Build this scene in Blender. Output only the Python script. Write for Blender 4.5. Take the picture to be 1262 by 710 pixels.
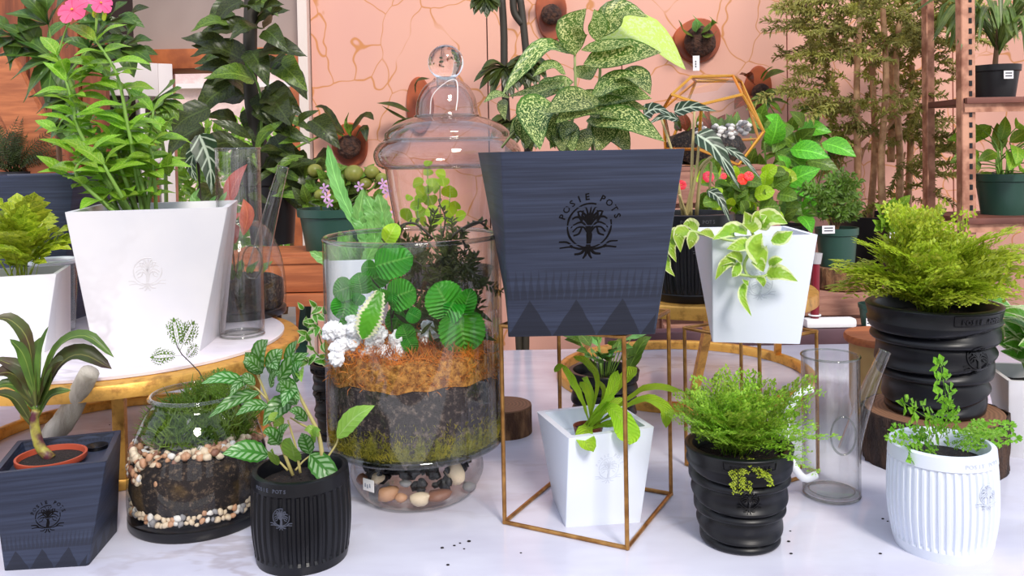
import bpy, bmesh, math, random
from mathutils import Vector as V, Matrix as M, Euler
import mathutils.noise as MN
for o in list(bpy.data.objects): bpy.data.objects.remove(o)
sc = bpy.context.scene; COL = sc.collection
# ---------------------------------------------------------------- camera
F, HY, ROLL, PIT, HC = 1050.0, 189.3, -0.0188, 0.0228, 0.45
OFF = F*math.tan(PIT)+HY-355
cd = bpy.data.cameras.new('camera'); cam = bpy.data.objects.new('camera', cd); COL.objects.link(cam)
cd.sensor_fit = 'HORIZONTAL'; cd.sensor_width = 36; cd.lens = 36*F/1262
cd.shift_y = math.cos(ROLL)*OFF/1262; cd.shift_x = math.sin(ROLL)*OFF/1262
cd.clip_start = .02
cam.matrix_world = M.Translation((0, 0, HC)) @ M.Rotation(math.pi/2-PIT, 4, 'X') @ M.Rotation(ROLL, 4, 'Z')
sc.camera = cam
# ---------------------------------------------------------------- light and exposure
sc.view_settings.view_transform = 'Standard'; sc.view_settings.look = 'None'
sc.view_settings.gamma = 1; sc.view_settings.exposure = 0.44
w = bpy.data.worlds.new('sky'); sc.world = w; w.use_nodes = True
nt = w.node_tree; bg = nt.nodes['Background']
tc = nt.nodes.new('ShaderNodeTexCoord'); sp = nt.nodes.new('ShaderNodeSeparateXYZ'); cr = nt.nodes.new('ShaderNodeValToRGB')
nt.links.new(tc.outputs['Generated'], sp.inputs[0]); nt.links.new(sp.outputs['Z'], cr.inputs[0]); nt.links.new(cr.outputs[0], bg.inputs[0])
cr.color_ramp.elements[0].position = 0; cr.color_ramp.elements[0].color = (.95, .95, 1, 1)
cr.color_ramp.elements[1].position = .7; cr.color_ramp.elements[1].color = (.72, .8, 1, 1)
bg.inputs[1].default_value = 1.0
sl = bpy.data.lights.new('sun', 'SUN'); so = bpy.data.objects.new('sun', sl); COL.objects.link(so)
sl.energy = 2.0; sl.angle = math.radians(14); sl.color = (1, .93, .84)
so.rotation_euler = Euler((math.radians(50), math.radians(-6), math.radians(24)))
so.location = (0, -3, 4)
# ---------------------------------------------------------------- pixel helpers
CR, SR = math.cos(ROLL), math.sin(ROLL); CP, SP = math.cos(PIT), math.sin(PIT)
def ray(px, py):
    x, y = px-631, py-355
    x, y = CR*x+SR*y, -SR*x+CR*y
    a = x/F; b = -(y-OFF)/F                     # right, up for unit depth
    return V((a, CP+b*SP, b*CP-SP))
def at(px, py, d):
    r = ray(px, py); return V((0, 0, HC))+r*(d/r.y)
def T(px, py, z=0.0):
    r = ray(px, py); return V((0, 0, HC))+r*((z-HC)/r.z)
def S(n, d): return n*d/F
# ---------------------------------------------------------------- materials
def lin(c):
    return tuple(((x/255)/12.92 if x/255 <= .04045 else ((x/255+.055)/1.055)**2.4) for x in c)+(1,)
class NT:
    def __init__(s, name):
        s.m = bpy.data.materials.new(name); s.m.use_nodes = True; s.t = s.m.node_tree; s.n = s.t.nodes
        s.b = s.n['Principled BSDF']; s.out = s.n['Material Output']
    def new(s, k, **kw):
        x = s.n.new('ShaderNode'+k)
        for a, b in kw.items(): setattr(x, a, b)
        return x
    def l(s, a, b): s.t.links.new(a, b)
    def math(s, op, a, b=None, c=None, clamp=False):
        x = s.new('Math', operation=op); x.use_clamp = clamp
        for i, q in enumerate((a, b, c)):
            if q is None: continue
            if isinstance(q, (int, float)): x.inputs[i].default_value = q
            else: s.l(q, x.inputs[i])
        return x.outputs[0]
    def mix(s, f, a, b):
        x = s.new('Mix', data_type='RGBA')
        for i, q in ((0, f), (6, a), (7, b)):
            if isinstance(q, (int, float)): x.inputs[i].default_value = q
            elif isinstance(q, tuple): x.inputs[i].default_value = q
            else: s.l(q, x.inputs[i])
        return x.outputs[2]
    def step(s, x, a, b):                       # smooth 0..1 between a and b
        n = s.new('MapRange'); n.interpolation_type = 'SMOOTHSTEP'
        s.l(x, n.inputs[0]); n.inputs[1].default_value = a; n.inputs[2].default_value = b
        return n.outputs[0]
    def obj(s, scale=(1, 1, 1)):
        a = s.new('TexCoord'); b = s.new('Mapping'); s.l(a.outputs['Object'], b.inputs[0]); b.inputs['Scale'].default_value = scale
        return b.outputs[0]
    def noise(s, scale, vec=None, detail=3, rough=.5):
        x = s.new('TexNoise'); x.inputs['Scale'].default_value = scale; x.inputs['Detail'].default_value = detail; x.inputs['Roughness'].default_value = rough
        s.l(vec if vec is not None else s.obj(), x.inputs[0]); return x.outputs[0]
    def bump(s, h, st=.3, dist=.001):
        x = s.new('Bump'); x.inputs['Strength'].default_value = st; x.inputs['Distance'].default_value = dist
        s.l(h, x.inputs['Height']); s.l(x.outputs[0], s.b.inputs['Normal'])
    def color(s, c):
        if isinstance(c, tuple): s.b.inputs['Base Color'].default_value = c
        else: s.l(c, s.b.inputs['Base Color'])
    def set(s, **kw):
        for k, v in kw.items(): s.b.inputs[k.replace('_', ' ')].default_value = v
def plain(name, c, rough=.5, metal=0, var=0, vscale=40, bump=0, bscale=200, bdist=.001, stretch=(1, 1, 1), c2=None):
    k = NT(name); k.set(Roughness=rough, Metallic=metal)
    if var or c2:
        n = k.noise(vscale, k.obj(stretch))
        a = lin(c); b = lin(c2) if c2 else tuple(x*(1-var) for x in a[:3])+(1,)
        k.color(k.mix(k.step(n, .35, .65), a, b))
    else: k.color(lin(c))
    if bump: k.bump(k.noise(bscale, k.obj(stretch)), bump, bdist)
    return k.m
def glass(name, tint=(.97, .985, .98), edge=(.62, .68, .66), refl=1.0, rough=.01):
    k = NT(name); k.n.remove(k.b)
    tr = k.new('BsdfTransparent'); gl = k.new('BsdfGlossy'); gl.inputs['Roughness'].default_value = rough
    lw = k.new('LayerWeight'); lw.inputs[0].default_value = .5
    f = k.math('POWER', lw.outputs['Facing'], 3.2)
    k.l(k.mix(f, tint+(1,), edge+(1,)), tr.inputs[0])
    mx = k.new('MixShader'); k.l(k.math('MULTIPLY_ADD', f, .6*refl, .035*refl, clamp=True), mx.inputs[0])
    k.l(tr.outputs[0], mx.inputs[1]); k.l(gl.outputs[0], mx.inputs[2]); k.l(mx.outputs[0], k.out.inputs[0])
    return k.m
def leafmat(name, c, c2=None, vein=None, kind='plain', nv=7, rough=.38, transl=.35, vs=1.0, hue=.25):
    """leaf colours from the leaf's own UVs: u across (.5 is the midrib), v from base to tip"""
    k = NT(name); uv = k.new('UVMap'); s_ = k.new('SeparateXYZ'); k.l(uv.outputs[0], s_.inputs[0])
    u, v = s_.outputs[0], s_.outputs[1]
    a = k.math('MULTIPLY', k.math('ABSOLUTE', k.math('SUBTRACT', u, .5)), 2)
    boost = lambda q: (min(1, q[0]*1.62), min(1, q[1]*1.32), q[2]*1.0, 1)
    A = lin(c); B = lin(c2) if c2 else tuple(x*.6 for x in A[:3])+(1,)
    A, B = boost(A), boost(B)
    W = lin(vein) if vein else tuple(min(1, x*1.7+.02) for x in A[:3])+(1,)
    base = k.mix(k.step(k.noise(30*vs), .3, .7), A, B) if kind != 'splash' else A
    mid = k.math('SUBTRACT', 1.0, k.step(a, .03, .1))
    ph = k.math('MULTIPLY', k.math('SUBTRACT', v, k.math('MULTIPLY', a, .22)), float(nv))
    fr = k.math('FRACT', ph)
    tri = k.math('MULTIPLY', k.math('ABSOLUTE', k.math('SUBTRACT', fr, .5)), 2)   # 1 on a vein
    side = k.step(tri, .82, .97)
    h = tri
    if kind == 'plain':
        col = k.mix(k.math('MULTIPLY', k.math('MAXIMUM', mid, k.math('MULTIPLY', side, .5)), .65), base, W)
    elif kind == 'silver':                       # silver patches between green veins
        p = k.math('MULTIPLY', k.math('SUBTRACT', 1.0, k.step(tri, .45, .7)), k.math('MULTIPLY', k.step(a, .1, .2), k.math('SUBTRACT', 1.0, k.step(a, .72, .86))))
        col = k.mix(p, base, W)
    elif kind == 'veined':                       # white veins on dark
        col = k.mix(k.math('MAXIMUM', k.math('SUBTRACT', 1.0, k.step(a, .06, .16)), k.math('MULTIPLY', k.step(tri, .7, .9), .8)), base, W)
    elif kind == 'margin':
        n = k.noise(60*vs)
        e = k.step(k.math('ADD', a, k.math('MULTIPLY', k.math('SUBTRACT', n, .5), .9)), .62, .78)
        col = k.mix(e, base, W)
    elif kind == 'splash':
        mp = k.new('Mapping'); k.l(uv.outputs[0], mp.inputs[0]); mp.inputs['Scale'].default_value = (8, 15, 1)
        ob = k.new('ObjectInfo'); k.l(ob.outputs['Location'], mp.inputs['Location'])
        mp.inputs['Rotation'].default_value = (0, 0, .6)
        n = k.noise(2.2, mp.outputs[0], 5, .75)
        e = k.math('MULTIPLY', k.step(n, .515, .545), k.math('SUBTRACT', 1.0, k.step(a, .8, .95)))
        col = k.mix(e, k.mix(k.step(k.noise(8), .35, .65), A, B), W)
    elif kind == 'rib':
        col = k.mix(k.math('MULTIPLY', k.step(a, .0, 1.0), .8), W, base)
    oi = k.new('ObjectInfo'); hs = k.new('HueSaturation'); k.l(col, hs.inputs['Color'])
    k.l(k.math('ADD', 1-hue, k.math('MULTIPLY', oi.outputs['Random'], 2*hue)), hs.inputs['Value'])
    k.l(k.math('ADD', .49, k.math('MULTIPLY', oi.outputs['Random'], .02)), hs.inputs['Hue'])
    col = hs.outputs[0]; k.color(col); k.set(Roughness=rough)
    k.bump(h, .9 if nv >= 9 and kind == 'plain' else .3, .0022 if nv >= 9 else .0014)
    tl = k.new('BsdfTranslucent'); k.l(col, tl.inputs[0]); mx = k.new('MixShader'); mx.inputs[0].default_value = transl
    k.l(k.b.outputs[0], mx.inputs[1]); k.l(tl.outputs[0], mx.inputs[2]); k.l(mx.outputs[0], k.out.inputs[0])
    return k.m
def navymat(name, tri=False):
    k = NT(name); c1, c2, c3 = lin((41, 47, 65)), lin((54, 62, 84)), lin((23, 26, 37))
    n = k.noise(1.0, k.obj((6, 6, 260)), 3, .6)
    col = k.mix(k.step(n, .35, .7), c1, c2)
    if tri:
        uv = k.new('UVMap'); s_ = k.new('SeparateXYZ'); k.l(uv.outputs[0], s_.inputs[0]); u, v = s_.outputs[0], s_.outputs[1]
        t1 = k.math('PINGPONG', k.math('ADD', u, .02), .155); t1 = k.math('MULTIPLY', t1, .2/.155)
        lo = k.step(k.math('SUBTRACT', k.math('ADD', t1, .0), v), -.004, .004)
        t2 = k.math('MULTIPLY', k.math('PINGPONG', u, .024), .18/.024)
        hi = k.math('MULTIPLY', k.step(k.math('SUBTRACT', k.math('SUBTRACT', .37, v), t2), -.012, .012), k.step(v, .195, .205))
        col = k.mix(k.math('MULTIPLY', lo, .75), col, c3)
        col = k.mix(k.math('MULTIPLY', hi, .4), col, c3)
    k.color(col); k.set(Roughness=.48); k.b.inputs['Specular IOR Level'].default_value = .4
    k.bump(k.noise(1.0, k.obj((2, 2, 500)), 2), .35, .0006)
    return k.m
def woodmat(name, a, b, stretch=(3, 30, 30), rough=.6):
    k = NT(name); n = k.noise(2, k.obj(stretch), 4, .6)
    k.color(k.mix(k.step(n, .3, .7), lin(a), lin(b))); k.set(Roughness=rough); k.bump(n, .3, .002); return k.m
def marble(name, a, b, rough=.2):
    k = NT(name); d = k.noise(3, k.obj((1, 2.2, 1)), 5, .6)
    w_ = k.math('ABSOLUTE', k.math('SUBTRACT', d, .5)); v = k.math('SUBTRACT', 1.0, k.step(w_, 0, .035))
    v = k.math('MULTIPLY', v, k.step(k.noise(2.3), .4, .7))
    cl = k.mix(k.step(k.noise(6, k.obj((1, 2.5, 1)), 4), .3, .75), lin(a), lin(b))
    k.color(k.mix(k.math('MULTIPLY', v, .55), cl, lin((158, 145, 146)))); k.set(Roughness=rough); return k.m
MT = {}
MT['navy'] = navymat('navy_print'); MT['navytri'] = navymat('navy_print_triangles', True)
MT['emblem'] = plain('dark_relief', (7, 5, 8), .7)
MT['emblem'].node_tree.nodes['Principled BSDF'].inputs['Specular IOR Level'].default_value = .15
MT['black'] = plain('black_print', (15, 16, 22), .36, var=.3, vscale=30, bump=.25, bscale=1, stretch=(40, 40, 900), bdist=.0004)
MT['black'].node_tree.nodes['Principled BSDF'].inputs['Specular IOR Level'].default_value = .36
MT['blackrel'] = plain('black_relief', (10, 10, 14), .3)
MT['white'] = plain('white_print', (226, 233, 246), .45, bump=.1, bscale=1, stretch=(3, 3, 700), bdist=.0003)
MT['whiterel'] = plain('white_relief', (206, 213, 228), .5)
MT['whitem'] = marble('white_marbled_print', (234, 232, 234), (220, 220, 226), .4)
MT['table'] = marble('table_marble', (212, 212, 226), (194, 192, 208), .14)
MT['traym'] = marble('tray_marble', (232, 226, 232), (214, 206, 216), .12)
k = NT('gold_leaf'); n = k.noise(45, None, 5, .65)
k.color(k.mix(k.math('MULTIPLY', k.step(n, .45, .7), .75), lin((222, 168, 82)), lin((142, 94, 44)))); k.set(Roughness=.4, Metallic=.6); k.bump(n, .5, .002); MT['gold'] = k.m
k = NT('brass_wire'); n = k.noise(60); k.color(k.mix(k.step(n, .3, .7), lin((196, 146, 84)), lin((150, 104, 56)))); k.set(Roughness=.32, Metallic=.85); MT['wire'] = k.m
MT['brass'] = plain('bright_brass', (226, 164, 70), .25, .9)
MT['glass'] = glass('clear_glass', (.985, .99, .985), (.58, .61, .58)); MT['rimglass'] = glass('glass_rim', (.78, .8, .77), (.3, .32, .3), 2.2)
MT['pinkglass'] = glass('pinkish_clear_glass', (.95, .92, .92), (.42, .35, .33), 1.4)
k = NT('solid_glass'); k.set(Roughness=.0, IOR=1.45); k.b.inputs['Transmission Weight'].default_value = 1; k.color((.96, .95, .95, 1)); MT['solid'] = k.m
MT['canglass'] = glass('can_glass', (.99, .992, .99), (.52, .54, .52), 1.4); MT['opal'] = plain('opal_white_glass', (240, 243, 248), .08)
k = NT('potting_soil'); n = k.noise(220, None, 4, .7); k.color(k.mix(k.step(n, .55, .75), lin((34, 24, 22)), lin((92, 70, 56)))); k.set(Roughness=.95); k.bump(n, 1, .006); MT['soil'] = k.m
MT['terra'] = plain('terracotta_plastic', (176, 74, 48), .5); MT['brownpot'] = plain('brown_plastic', (104, 48, 30), .4)
MT['greenpot'] = plain('green_plastic', (38, 74, 62), .4); MT['blackpot'] = plain('black_plastic', (20, 20, 24), .45)
MT['tag'] = plain('white_tag', (236, 234, 234), .6); MT['ink'] = plain('tag_ink', (60, 60, 70), .6)
MT['drift'] = plain('driftwood', (196, 186, 170), .7, c2=(150, 138, 122), vscale=3, stretch=(14, 14, 3), bump=.5, bscale=40, bdist=.003)
MT['stem'] = plain('green_stem', (120, 158, 64), .5); MT['bstem'] = plain('brown_stem', (120, 86, 56), .6); MT['dstem'] = plain('dark_stem', (52, 46, 36), .6)
MT['bark'] = plain('rough_bark', (88, 64, 50), .9, c2=(48, 34, 30), vscale=3, stretch=(18, 18, 5), bump=1, bscale=30, bdist=.008)
MT['barkl'] = plain('light_bark', (168, 124, 84), .9, c2=(92, 62, 42), vscale=3, stretch=(20, 20, 6), bump=1, bscale=30, bdist=.006)
k = NT('cut_wood'); o_ = k.obj(); wv = k.new('TexWave', wave_type='RINGS', rings_direction='Z'); wv.inputs['Scale'].default_value = 55; wv.inputs['Distortion'].default_value = 3
k.l(o_, wv.inputs[0]); k.color(k.mix(k.math('MULTIPLY', wv.outputs[1], .5), lin((146, 106, 78)), lin((92, 62, 46)))); k.set(Roughness=.8); MT['cut'] = k.m
MT['orangewood'] = woodmat('orange_wood', (190, 112, 66), (150, 82, 46)); MT['crate'] = woodmat('crate_wood', (176, 128, 108), (140, 94, 80), (4, 40, 40), .8)
MT['frame'] = woodmat('door_frame_wood', (186, 104, 56), (146, 76, 40), (6, 6, 6)); MT['siding'] = woodmat('siding_wood', (150, 78, 40), (104, 50, 26), (25, 25, 2))
MT['rust'] = plain('rusty_steel', (206, 152, 124), .6, .2, c2=(150, 98, 76), vscale=25)
MT['shelfwood'] = plain('shelf_board', (128, 76, 62), .6, c2=(100, 58, 48), vscale=6)
MT['plum'] = plain('painted_plank', (92, 62, 70), .6, c2=(74, 48, 56), vscale=8)
MT['red'] = plain('red_rod', (122, 20, 36), .35); MT['plastic'] = plain('clear_wrap', (180, 176, 176), .3)
MT['beige'] = plain('beige_plaster', (168, 150, 142), .8, c2=(152, 134, 128), vscale=2)
MT['whitewood'] = plain('white_paint', (216, 206, 204), .5); MT['corner'] = plain('white_trim', (222, 206, 196), .6)
k = NT('pink_cracked_wall')
mp = k.obj((1, 1, 1)); nz = k.new('TexNoise'); nz.inputs['Scale'].default_value = 2.2; nz.inputs['Detail'].default_value = 3; k.l(mp, nz.inputs[0])
va = k.new('VectorMath', operation='MULTIPLY_ADD'); k.l(nz.outputs[1], va.inputs[0]); va.inputs[1].default_value = (.45, .45, .45); k.l(mp, va.inputs[2])
vo = k.new('TexVoronoi', feature='DISTANCE_TO_EDGE'); vo.inputs['Scale'].default_value = 5.0; k.l(va.outputs[0], vo.inputs[0])
ln = k.math('SUBTRACT', 1.0, k.step(vo.outputs[0], .004, .016)); ln = k.math('MULTIPLY', ln, k.step(k.noise(3.0), .36, .46))
k.color(k.mix(k.math('MULTIPLY', ln, .8), k.mix(k.step(k.noise(1.5), .3, .7), lin((226, 170, 148)), lin((216, 160, 144))), lin((196, 124, 44)))); k.set(Roughness=.6); MT['pink'] = k.m
# leaves
LM = {}
def lm(n, *a, **k): LM[n] = leafmat(n+'_leaf', *a, **k)
lm('vinca', (122, 172, 52), (84, 138, 42), (190, 214, 110)); lm('palmate', (72, 108, 46), (44, 80, 38)); lm('dark', (58, 76, 34), (30, 46, 22), (92, 112, 52), rough=.34)
lm('mid', (90, 128, 46), (56, 94, 36)); lm('lime', (150, 196, 44), (116, 172, 34), (196, 222, 96)); lm('fernlime', (158, 188, 58), (116, 152, 42), hue=.3)
lm('maiden', (136, 180, 62), (90, 142, 44), hue=.35); lm('nest', (158, 214, 62), (132, 194, 52), (184, 216, 84), nv=14)
lm('cordyline', (78, 116, 54), (52, 76, 44), (158, 178, 84), nv=1); lm('cordred', (62, 84, 46), (62, 50, 44), (150, 150, 80), nv=1)
lm('pilea', (60, 124, 46), (44, 100, 38), (150, 188, 136), kind='silver', nv=7, rough=.3, hue=.15); lm('pileapale', (126, 176, 84), (106, 156, 70), (176, 206, 130), hue=.1)
lm('diffen', (66, 112, 32), (38, 76, 24), (222, 230, 150), kind='splash', hue=.15); lm('diffpale', (168, 206, 110), (150, 190, 90), (214, 232, 160), kind='splash', hue=.08)  # diffpale is a paler copy; the backlit look is put into its colour
lm('hoya', (140, 184, 68), (112, 164, 54), (222, 232, 166), kind='margin', hue=.1, vs=1.3); lm('mint', (62, 164, 40), (40, 136, 32), (130, 204, 92), nv=9, hue=.15, rough=.45)
lm('alocasia', (38, 66, 48), (26, 48, 38), (196, 214, 190), kind='veined', nv=5, hue=.08); lm('bluefern', (112, 176, 108), (92, 158, 92), hue=.12)
lm('varieg', (82, 150, 50), (60, 128, 40), (212, 228, 178), kind='margin', hue=.12, vs=.8); lm('pteris', (96, 170, 50), (70, 150, 40), (240, 240, 200), kind='margin', hue=.05, vs=.6)
lm('aralia', (138, 148, 82), (92, 104, 56), hue=.4, rough=.6); lm('diefyellow', (120, 164, 50), (74, 128, 40), (186, 206, 90), nv=8); lm('dracaena', (96, 128, 66), (64, 92, 50), (170, 180, 120), nv=1)
lm('moss', (84, 118, 36), (44, 78, 24), hue=.3); lm('pinkleaf', (190, 108, 92), (160, 84, 80)); lm('redleaf', (120, 52, 36), (74, 60, 34)); lm('pink', (248, 106, 168), (240, 80, 150), (200, 20, 90), nv=1, hue=.05)
lm('redflower', (214, 26, 48), (186, 16, 40), nv=1, hue=.1); lm('purple', (186, 160, 226), (164, 140, 214), nv=1, hue=.1); lm('darkmoss', (64, 78, 42), (40, 50, 32), hue=.3); lm('treeout', (120, 168, 60), (84, 136, 44), hue=.3)
# ---------------------------------------------------------------- geometry helpers
class MB:
    def __init__(s): s.v = []; s.f = []; s.uv = {}
    def grid(s, rows, closed=False, uv=False, vr=(0, 1)):
        b = len(s.v); n = len(rows[0]); R = len(rows)
        for r in rows: s.v.extend(V(p) for p in r)
        for i in range(R-1):
            for j in range(n if closed else n-1):
                q = (b+i*n+j, b+i*n+(j+1) % n, b+(i+1)*n+(j+1) % n, b+(i+1)*n+j)
                s.f.append(q)
                if uv:
                    v0, v1 = vr[0]+(vr[1]-vr[0])*i/(R-1), vr[0]+(vr[1]-vr[0])*(i+1)/(R-1)
                    nn = n if closed else n-1
                    s.uv[len(s.f)-1] = ((j/nn, v0), ((j+1)/nn, v0), ((j+1)/nn, v1), (j/nn, v1))
        return b
    def face(s, pts):
        b = len(s.v); s.v.extend(V(p) for p in pts); s.f.append(tuple(range(b, b+len(pts))))
    def cap(s, start, n, flip=False):
        q = list(range(start, start+n)); s.f.append(tuple(q[::-1] if flip else q))
    def lathe(s, prof, n=32, c=(0, 0, 0), rf=None, cap0=False, cap1=False):
        c = V(c); rows = []
        for (r, z) in prof:
            rows.append([c+V(((rf(j/n*2*math.pi, z, r) if rf else r)*math.cos(j/n*2*math.pi), (rf(j/n*2*math.pi, z, r) if rf else r)*math.sin(j/n*2*math.pi), z)) for j in range(n)])
        b = s.grid(rows, True)
        if cap0: s.cap(b, n, True)
        if cap1: s.cap(b+(len(rows)-1)*n, n)
    def tube(s, pts, r, n=8, caps=True, closed=False):
        pts = [V(p) for p in pts]; N = len(pts); rr = r if isinstance(r, (list, tuple)) else [r]*N
        rows = []; up = None
        for i, p in enumerate(pts):
            if closed: t = pts[(i+1) % N]-pts[i-1]
            else: t = pts[min(i+1, N-1)]-pts[max(i-1, 0)]
            if t.length < 1e-9: t = V((0, 0, 1))
            t.normalize()
            if up is None: up = t.orthogonal()
            up = (up-t*up.dot(t))
            if up.length < 1e-6: up = t.orthogonal()
            up.normalize(); sd = t.cross(up)
            rows.append([p+(up*math.cos(a)+sd*math.sin(a))*rr[i] for a in [2*math.pi*j/n for j in range(n)]])
        if closed: rows.append(rows[0])
        b = s.grid(rows, True)
        if caps and not closed: s.cap(b, n, True); s.cap(b+(N-1)*n, n)
    def box(s, c, d, rz=0, rot=None):
        R = rot if rot else M.Rotation(rz, 3, 'Z'); c = V(c); b = len(s.v)
        for z in (-.5, .5):
            for x, y in ((-.5, -.5), (.5, -.5), (.5, .5), (-.5, .5)): s.v.append(c+R @ V((x*d[0], y*d[1], z*d[2])))
        for q in ((3, 2, 1, 0), (4, 5, 6, 7), (0, 1, 5, 4), (1, 2, 6, 5), (2, 3, 7, 6), (3, 0, 4, 7)): s.f.append(tuple(b+i for i in q))
    def mesh(s, name, mat, org=V((0, 0, 0)), smooth=True, sharp=40, bevel=0):
        me = bpy.data.meshes.new(name); me.from_pydata([tuple(p-org) for p in s.v], [], s.f)
        if s.uv:
            ul = me.uv_layers.new(name='UVMap').data
            for fi, uvs in s.uv.items():
                ls = me.polygons[fi].loop_start
                for i, q in enumerate(uvs): ul[ls+i].uv = q
        if bevel:
            bm = bmesh.new(); bm.from_mesh(me); bmesh.ops.bevel(bm, geom=bm.edges[:], offset=bevel, segments=2, affect='EDGES', profile=.6); bm.to_mesh(me); bm.free()
        if smooth:
            me.shade_smooth()
            if sharp: me.set_sharp_from_angle(angle=math.radians(sharp))
        if mat: me.materials.append(mat)
        return me
WL = {}
def link(name, me, parent=None, mw=None, label=None):
    o = bpy.data.objects.new(name, me); COL.objects.link(o)
    mw = mw if mw is not None else (M.Translation(WL[parent].translation) if parent else M())
    if parent: o.parent = parent; o.matrix_basis = WL[parent].inverted() @ mw
    else: o.matrix_basis = mw
    WL[o] = mw.copy()
    if label: o['label'] = label
    return o
def build(mb, name, mat, parent=None, label=None, **kw):
    org = WL[parent].translation if parent else V((0, 0, 0))
    return link(name, mb.mesh(name, mat, org, **kw), parent, M.Translation(org), label)
def thing(name, label, cat, loc, group=None, kind=None):
    o = bpy.data.objects.new(name, None); COL.objects.link(o); o.location = loc; o.empty_display_size = .02
    WL[o] = M.Translation(V(loc)); tag(o, label, cat, group, kind); return o
def tag(o, label=None, cat=None, group=None, kind=None):
    if label: o['label'] = label
    if cat: o['category'] = cat
    if group: o['group'] = group
    if kind: o['kind'] = kind
    return o
def curve(pts, n):
    """Catmull-Rom through pts, n+1 samples"""
    pts = [V(p) for p in pts]
    if len(pts) == 2: return [pts[0].lerp(pts[1], i/n) for i in range(n+1)]
    P = [pts[0]*2-pts[1]]+pts+[pts[-1]*2-pts[-2]]; out = []; m = len(pts)-1
    for i in range(n+1):
        t = i/n*m; k_ = min(int(t), m-1); t -= k_; a, b, c, d = P[k_:k_+4]
        out.append(.5*((2*b)+(c-a)*t+(2*a-5*b+4*c-d)*t*t+(3*b-a-3*c+d)*t*t*t))
    return out
PR = {'ovate': [(0, .04), (.06, .38), (.2, .85), (.38, 1), (.58, .88), (.78, .52), (.92, .2), (1, 0)],
      'lance': [(0, .1), (.1, .45), (.3, .9), (.45, 1), (.65, .8), (.85, .38), (1, 0)],
      'strap': [(0, .35), (.2, .7), (.5, 1), (.75, .9), (.92, .45), (1, 0)],
      'round': [(0, .1), (.04, .5), (.15, .85), (.35, 1), (.6, .97), (.8, .75), (.93, .42), (1, .02)],
      'obovate': [(0, .08), (.2, .3), (.5, .75), (.72, 1), (.88, .85), (.97, .4), (1, .05)],
      'arrow': [(0, .3), (.05, .75), (.15, 1), (.3, .95), (.55, .7), (.8, .34), (1, 0)],
      'blade': [(0, .6), (.3, 1), (.7, .7), (1, 0)], 'petal': [(0, .1), (.4, .7), (.75, 1), (.93, .8), (1, .3)]}
def prof(tb, t):
    for (a, x), (b, y) in zip(tb, tb[1:]):
        if t <= b: return x+(y-x)*(t-a)/(b-a)
    return tb[-1][1]
def leafmb(pts, w, pr='ovate', nrm=V((0, -.6, .8)), n=10, fold=.12, wave=0, crim=0, wn=3, mb=None, lobes=0):
    mb = mb or MB(); cv = curve(pts, n); rows = []; tb = PR[pr]
    for i, p in enumerate(cv):
        t = cv[min(i+1, n)]-cv[max(i-1, 0)]
        if t.length < 1e-9: t = V((0, 0, 1))
        t.normalize(); sd = t.cross(nrm)
        if sd.length < .05: sd = t.cross(V((1, 0, .2)))
        sd.normalize(); nn = sd.cross(t); v = i/n
        hw = w/2*prof(tb, v)*(1+crim*(1 if i % 2 else -1))
        if lobes: hw *= 1-lobes*(.5-.5*math.cos(v*wn*2*math.pi))
        row = []
        for u in (-1, -.5, 0, .5, 1):
            ww = wave*w*math.sin(v*wn*2*math.pi+(1.3 if u > 0 else 0))*abs(u) if wave else 0
            row.append(p+sd*hw*u+nn*(abs(u)*hw*fold*2+ww))
        rows.append(row)
    mb.grid(rows, False, True); return mb
def leaf(root, pts, w, mat, pr='ovate', name='leaf', label=None, **k):
    mb = leafmb(pts, w, pr, **k); org = V(pts[0])
    return link(name, mb.mesh(name, mat, org, sharp=0), root, M.Translation(org), label)
UNIT = {}
def unit(key, f):
    if key not in UNIT: UNIT[key] = f()
    return UNIT[key]
def uleaf(mat, pr='ovate', ratio=.5, arch=.12, fold=.12, n=7, key=None, **k):
    def f():
        return leafmb([V((0, 0, 0)), V((0, .5, arch)), V((0, 1, -.0))], ratio, pr, V((0, 0, 1)), n, fold, **k).mesh('leaf', mat, sharp=0)
    return unit((mat.name, pr, ratio, arch, fold, n, str(k)), f)
def frame(base, d, up, sc_):
    y = V(d).normalized(); x = y.cross(V(up))
    if x.length < .05: x = y.cross(V((1, .3, 0)))
    x.normalize(); z = x.cross(y)
    sc_ = sc_ if isinstance(sc_, (tuple, list)) else (sc_, sc_, sc_)
    m = M(((x.x*sc_[0], y.x*sc_[1], z.x*sc_[2], base[0]), (x.y*sc_[0], y.y*sc_[1], z.y*sc_[2], base[1]), (x.z*sc_[0], y.z*sc_[1], z.z*sc_[2], base[2]), (0, 0, 0, 1)))
    return m
def put(root, me, base, d, up=(0, -.5, .85), s=1.0, name='leaf', label=None):
    return link(name, me, root, frame(base, d, up, s), label)
def stem(root, pts, r, mat=None, n=8, name='stem', taper=.6, sides=6):
    cv = curve(pts, n); rr = [r*(1-(1-taper)*i/n) for i in range(n+1)]
    mb = MB(); mb.tube(cv, rr, sides); return build(mb, name, mat or MT['stem'], root, sharp=0)
rnd = random.Random(7)
def U(a, b): return rnd.uniform(a, b)
def jit(s): return V((U(-s, s), U(-s, s), U(-s, s)))
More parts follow.
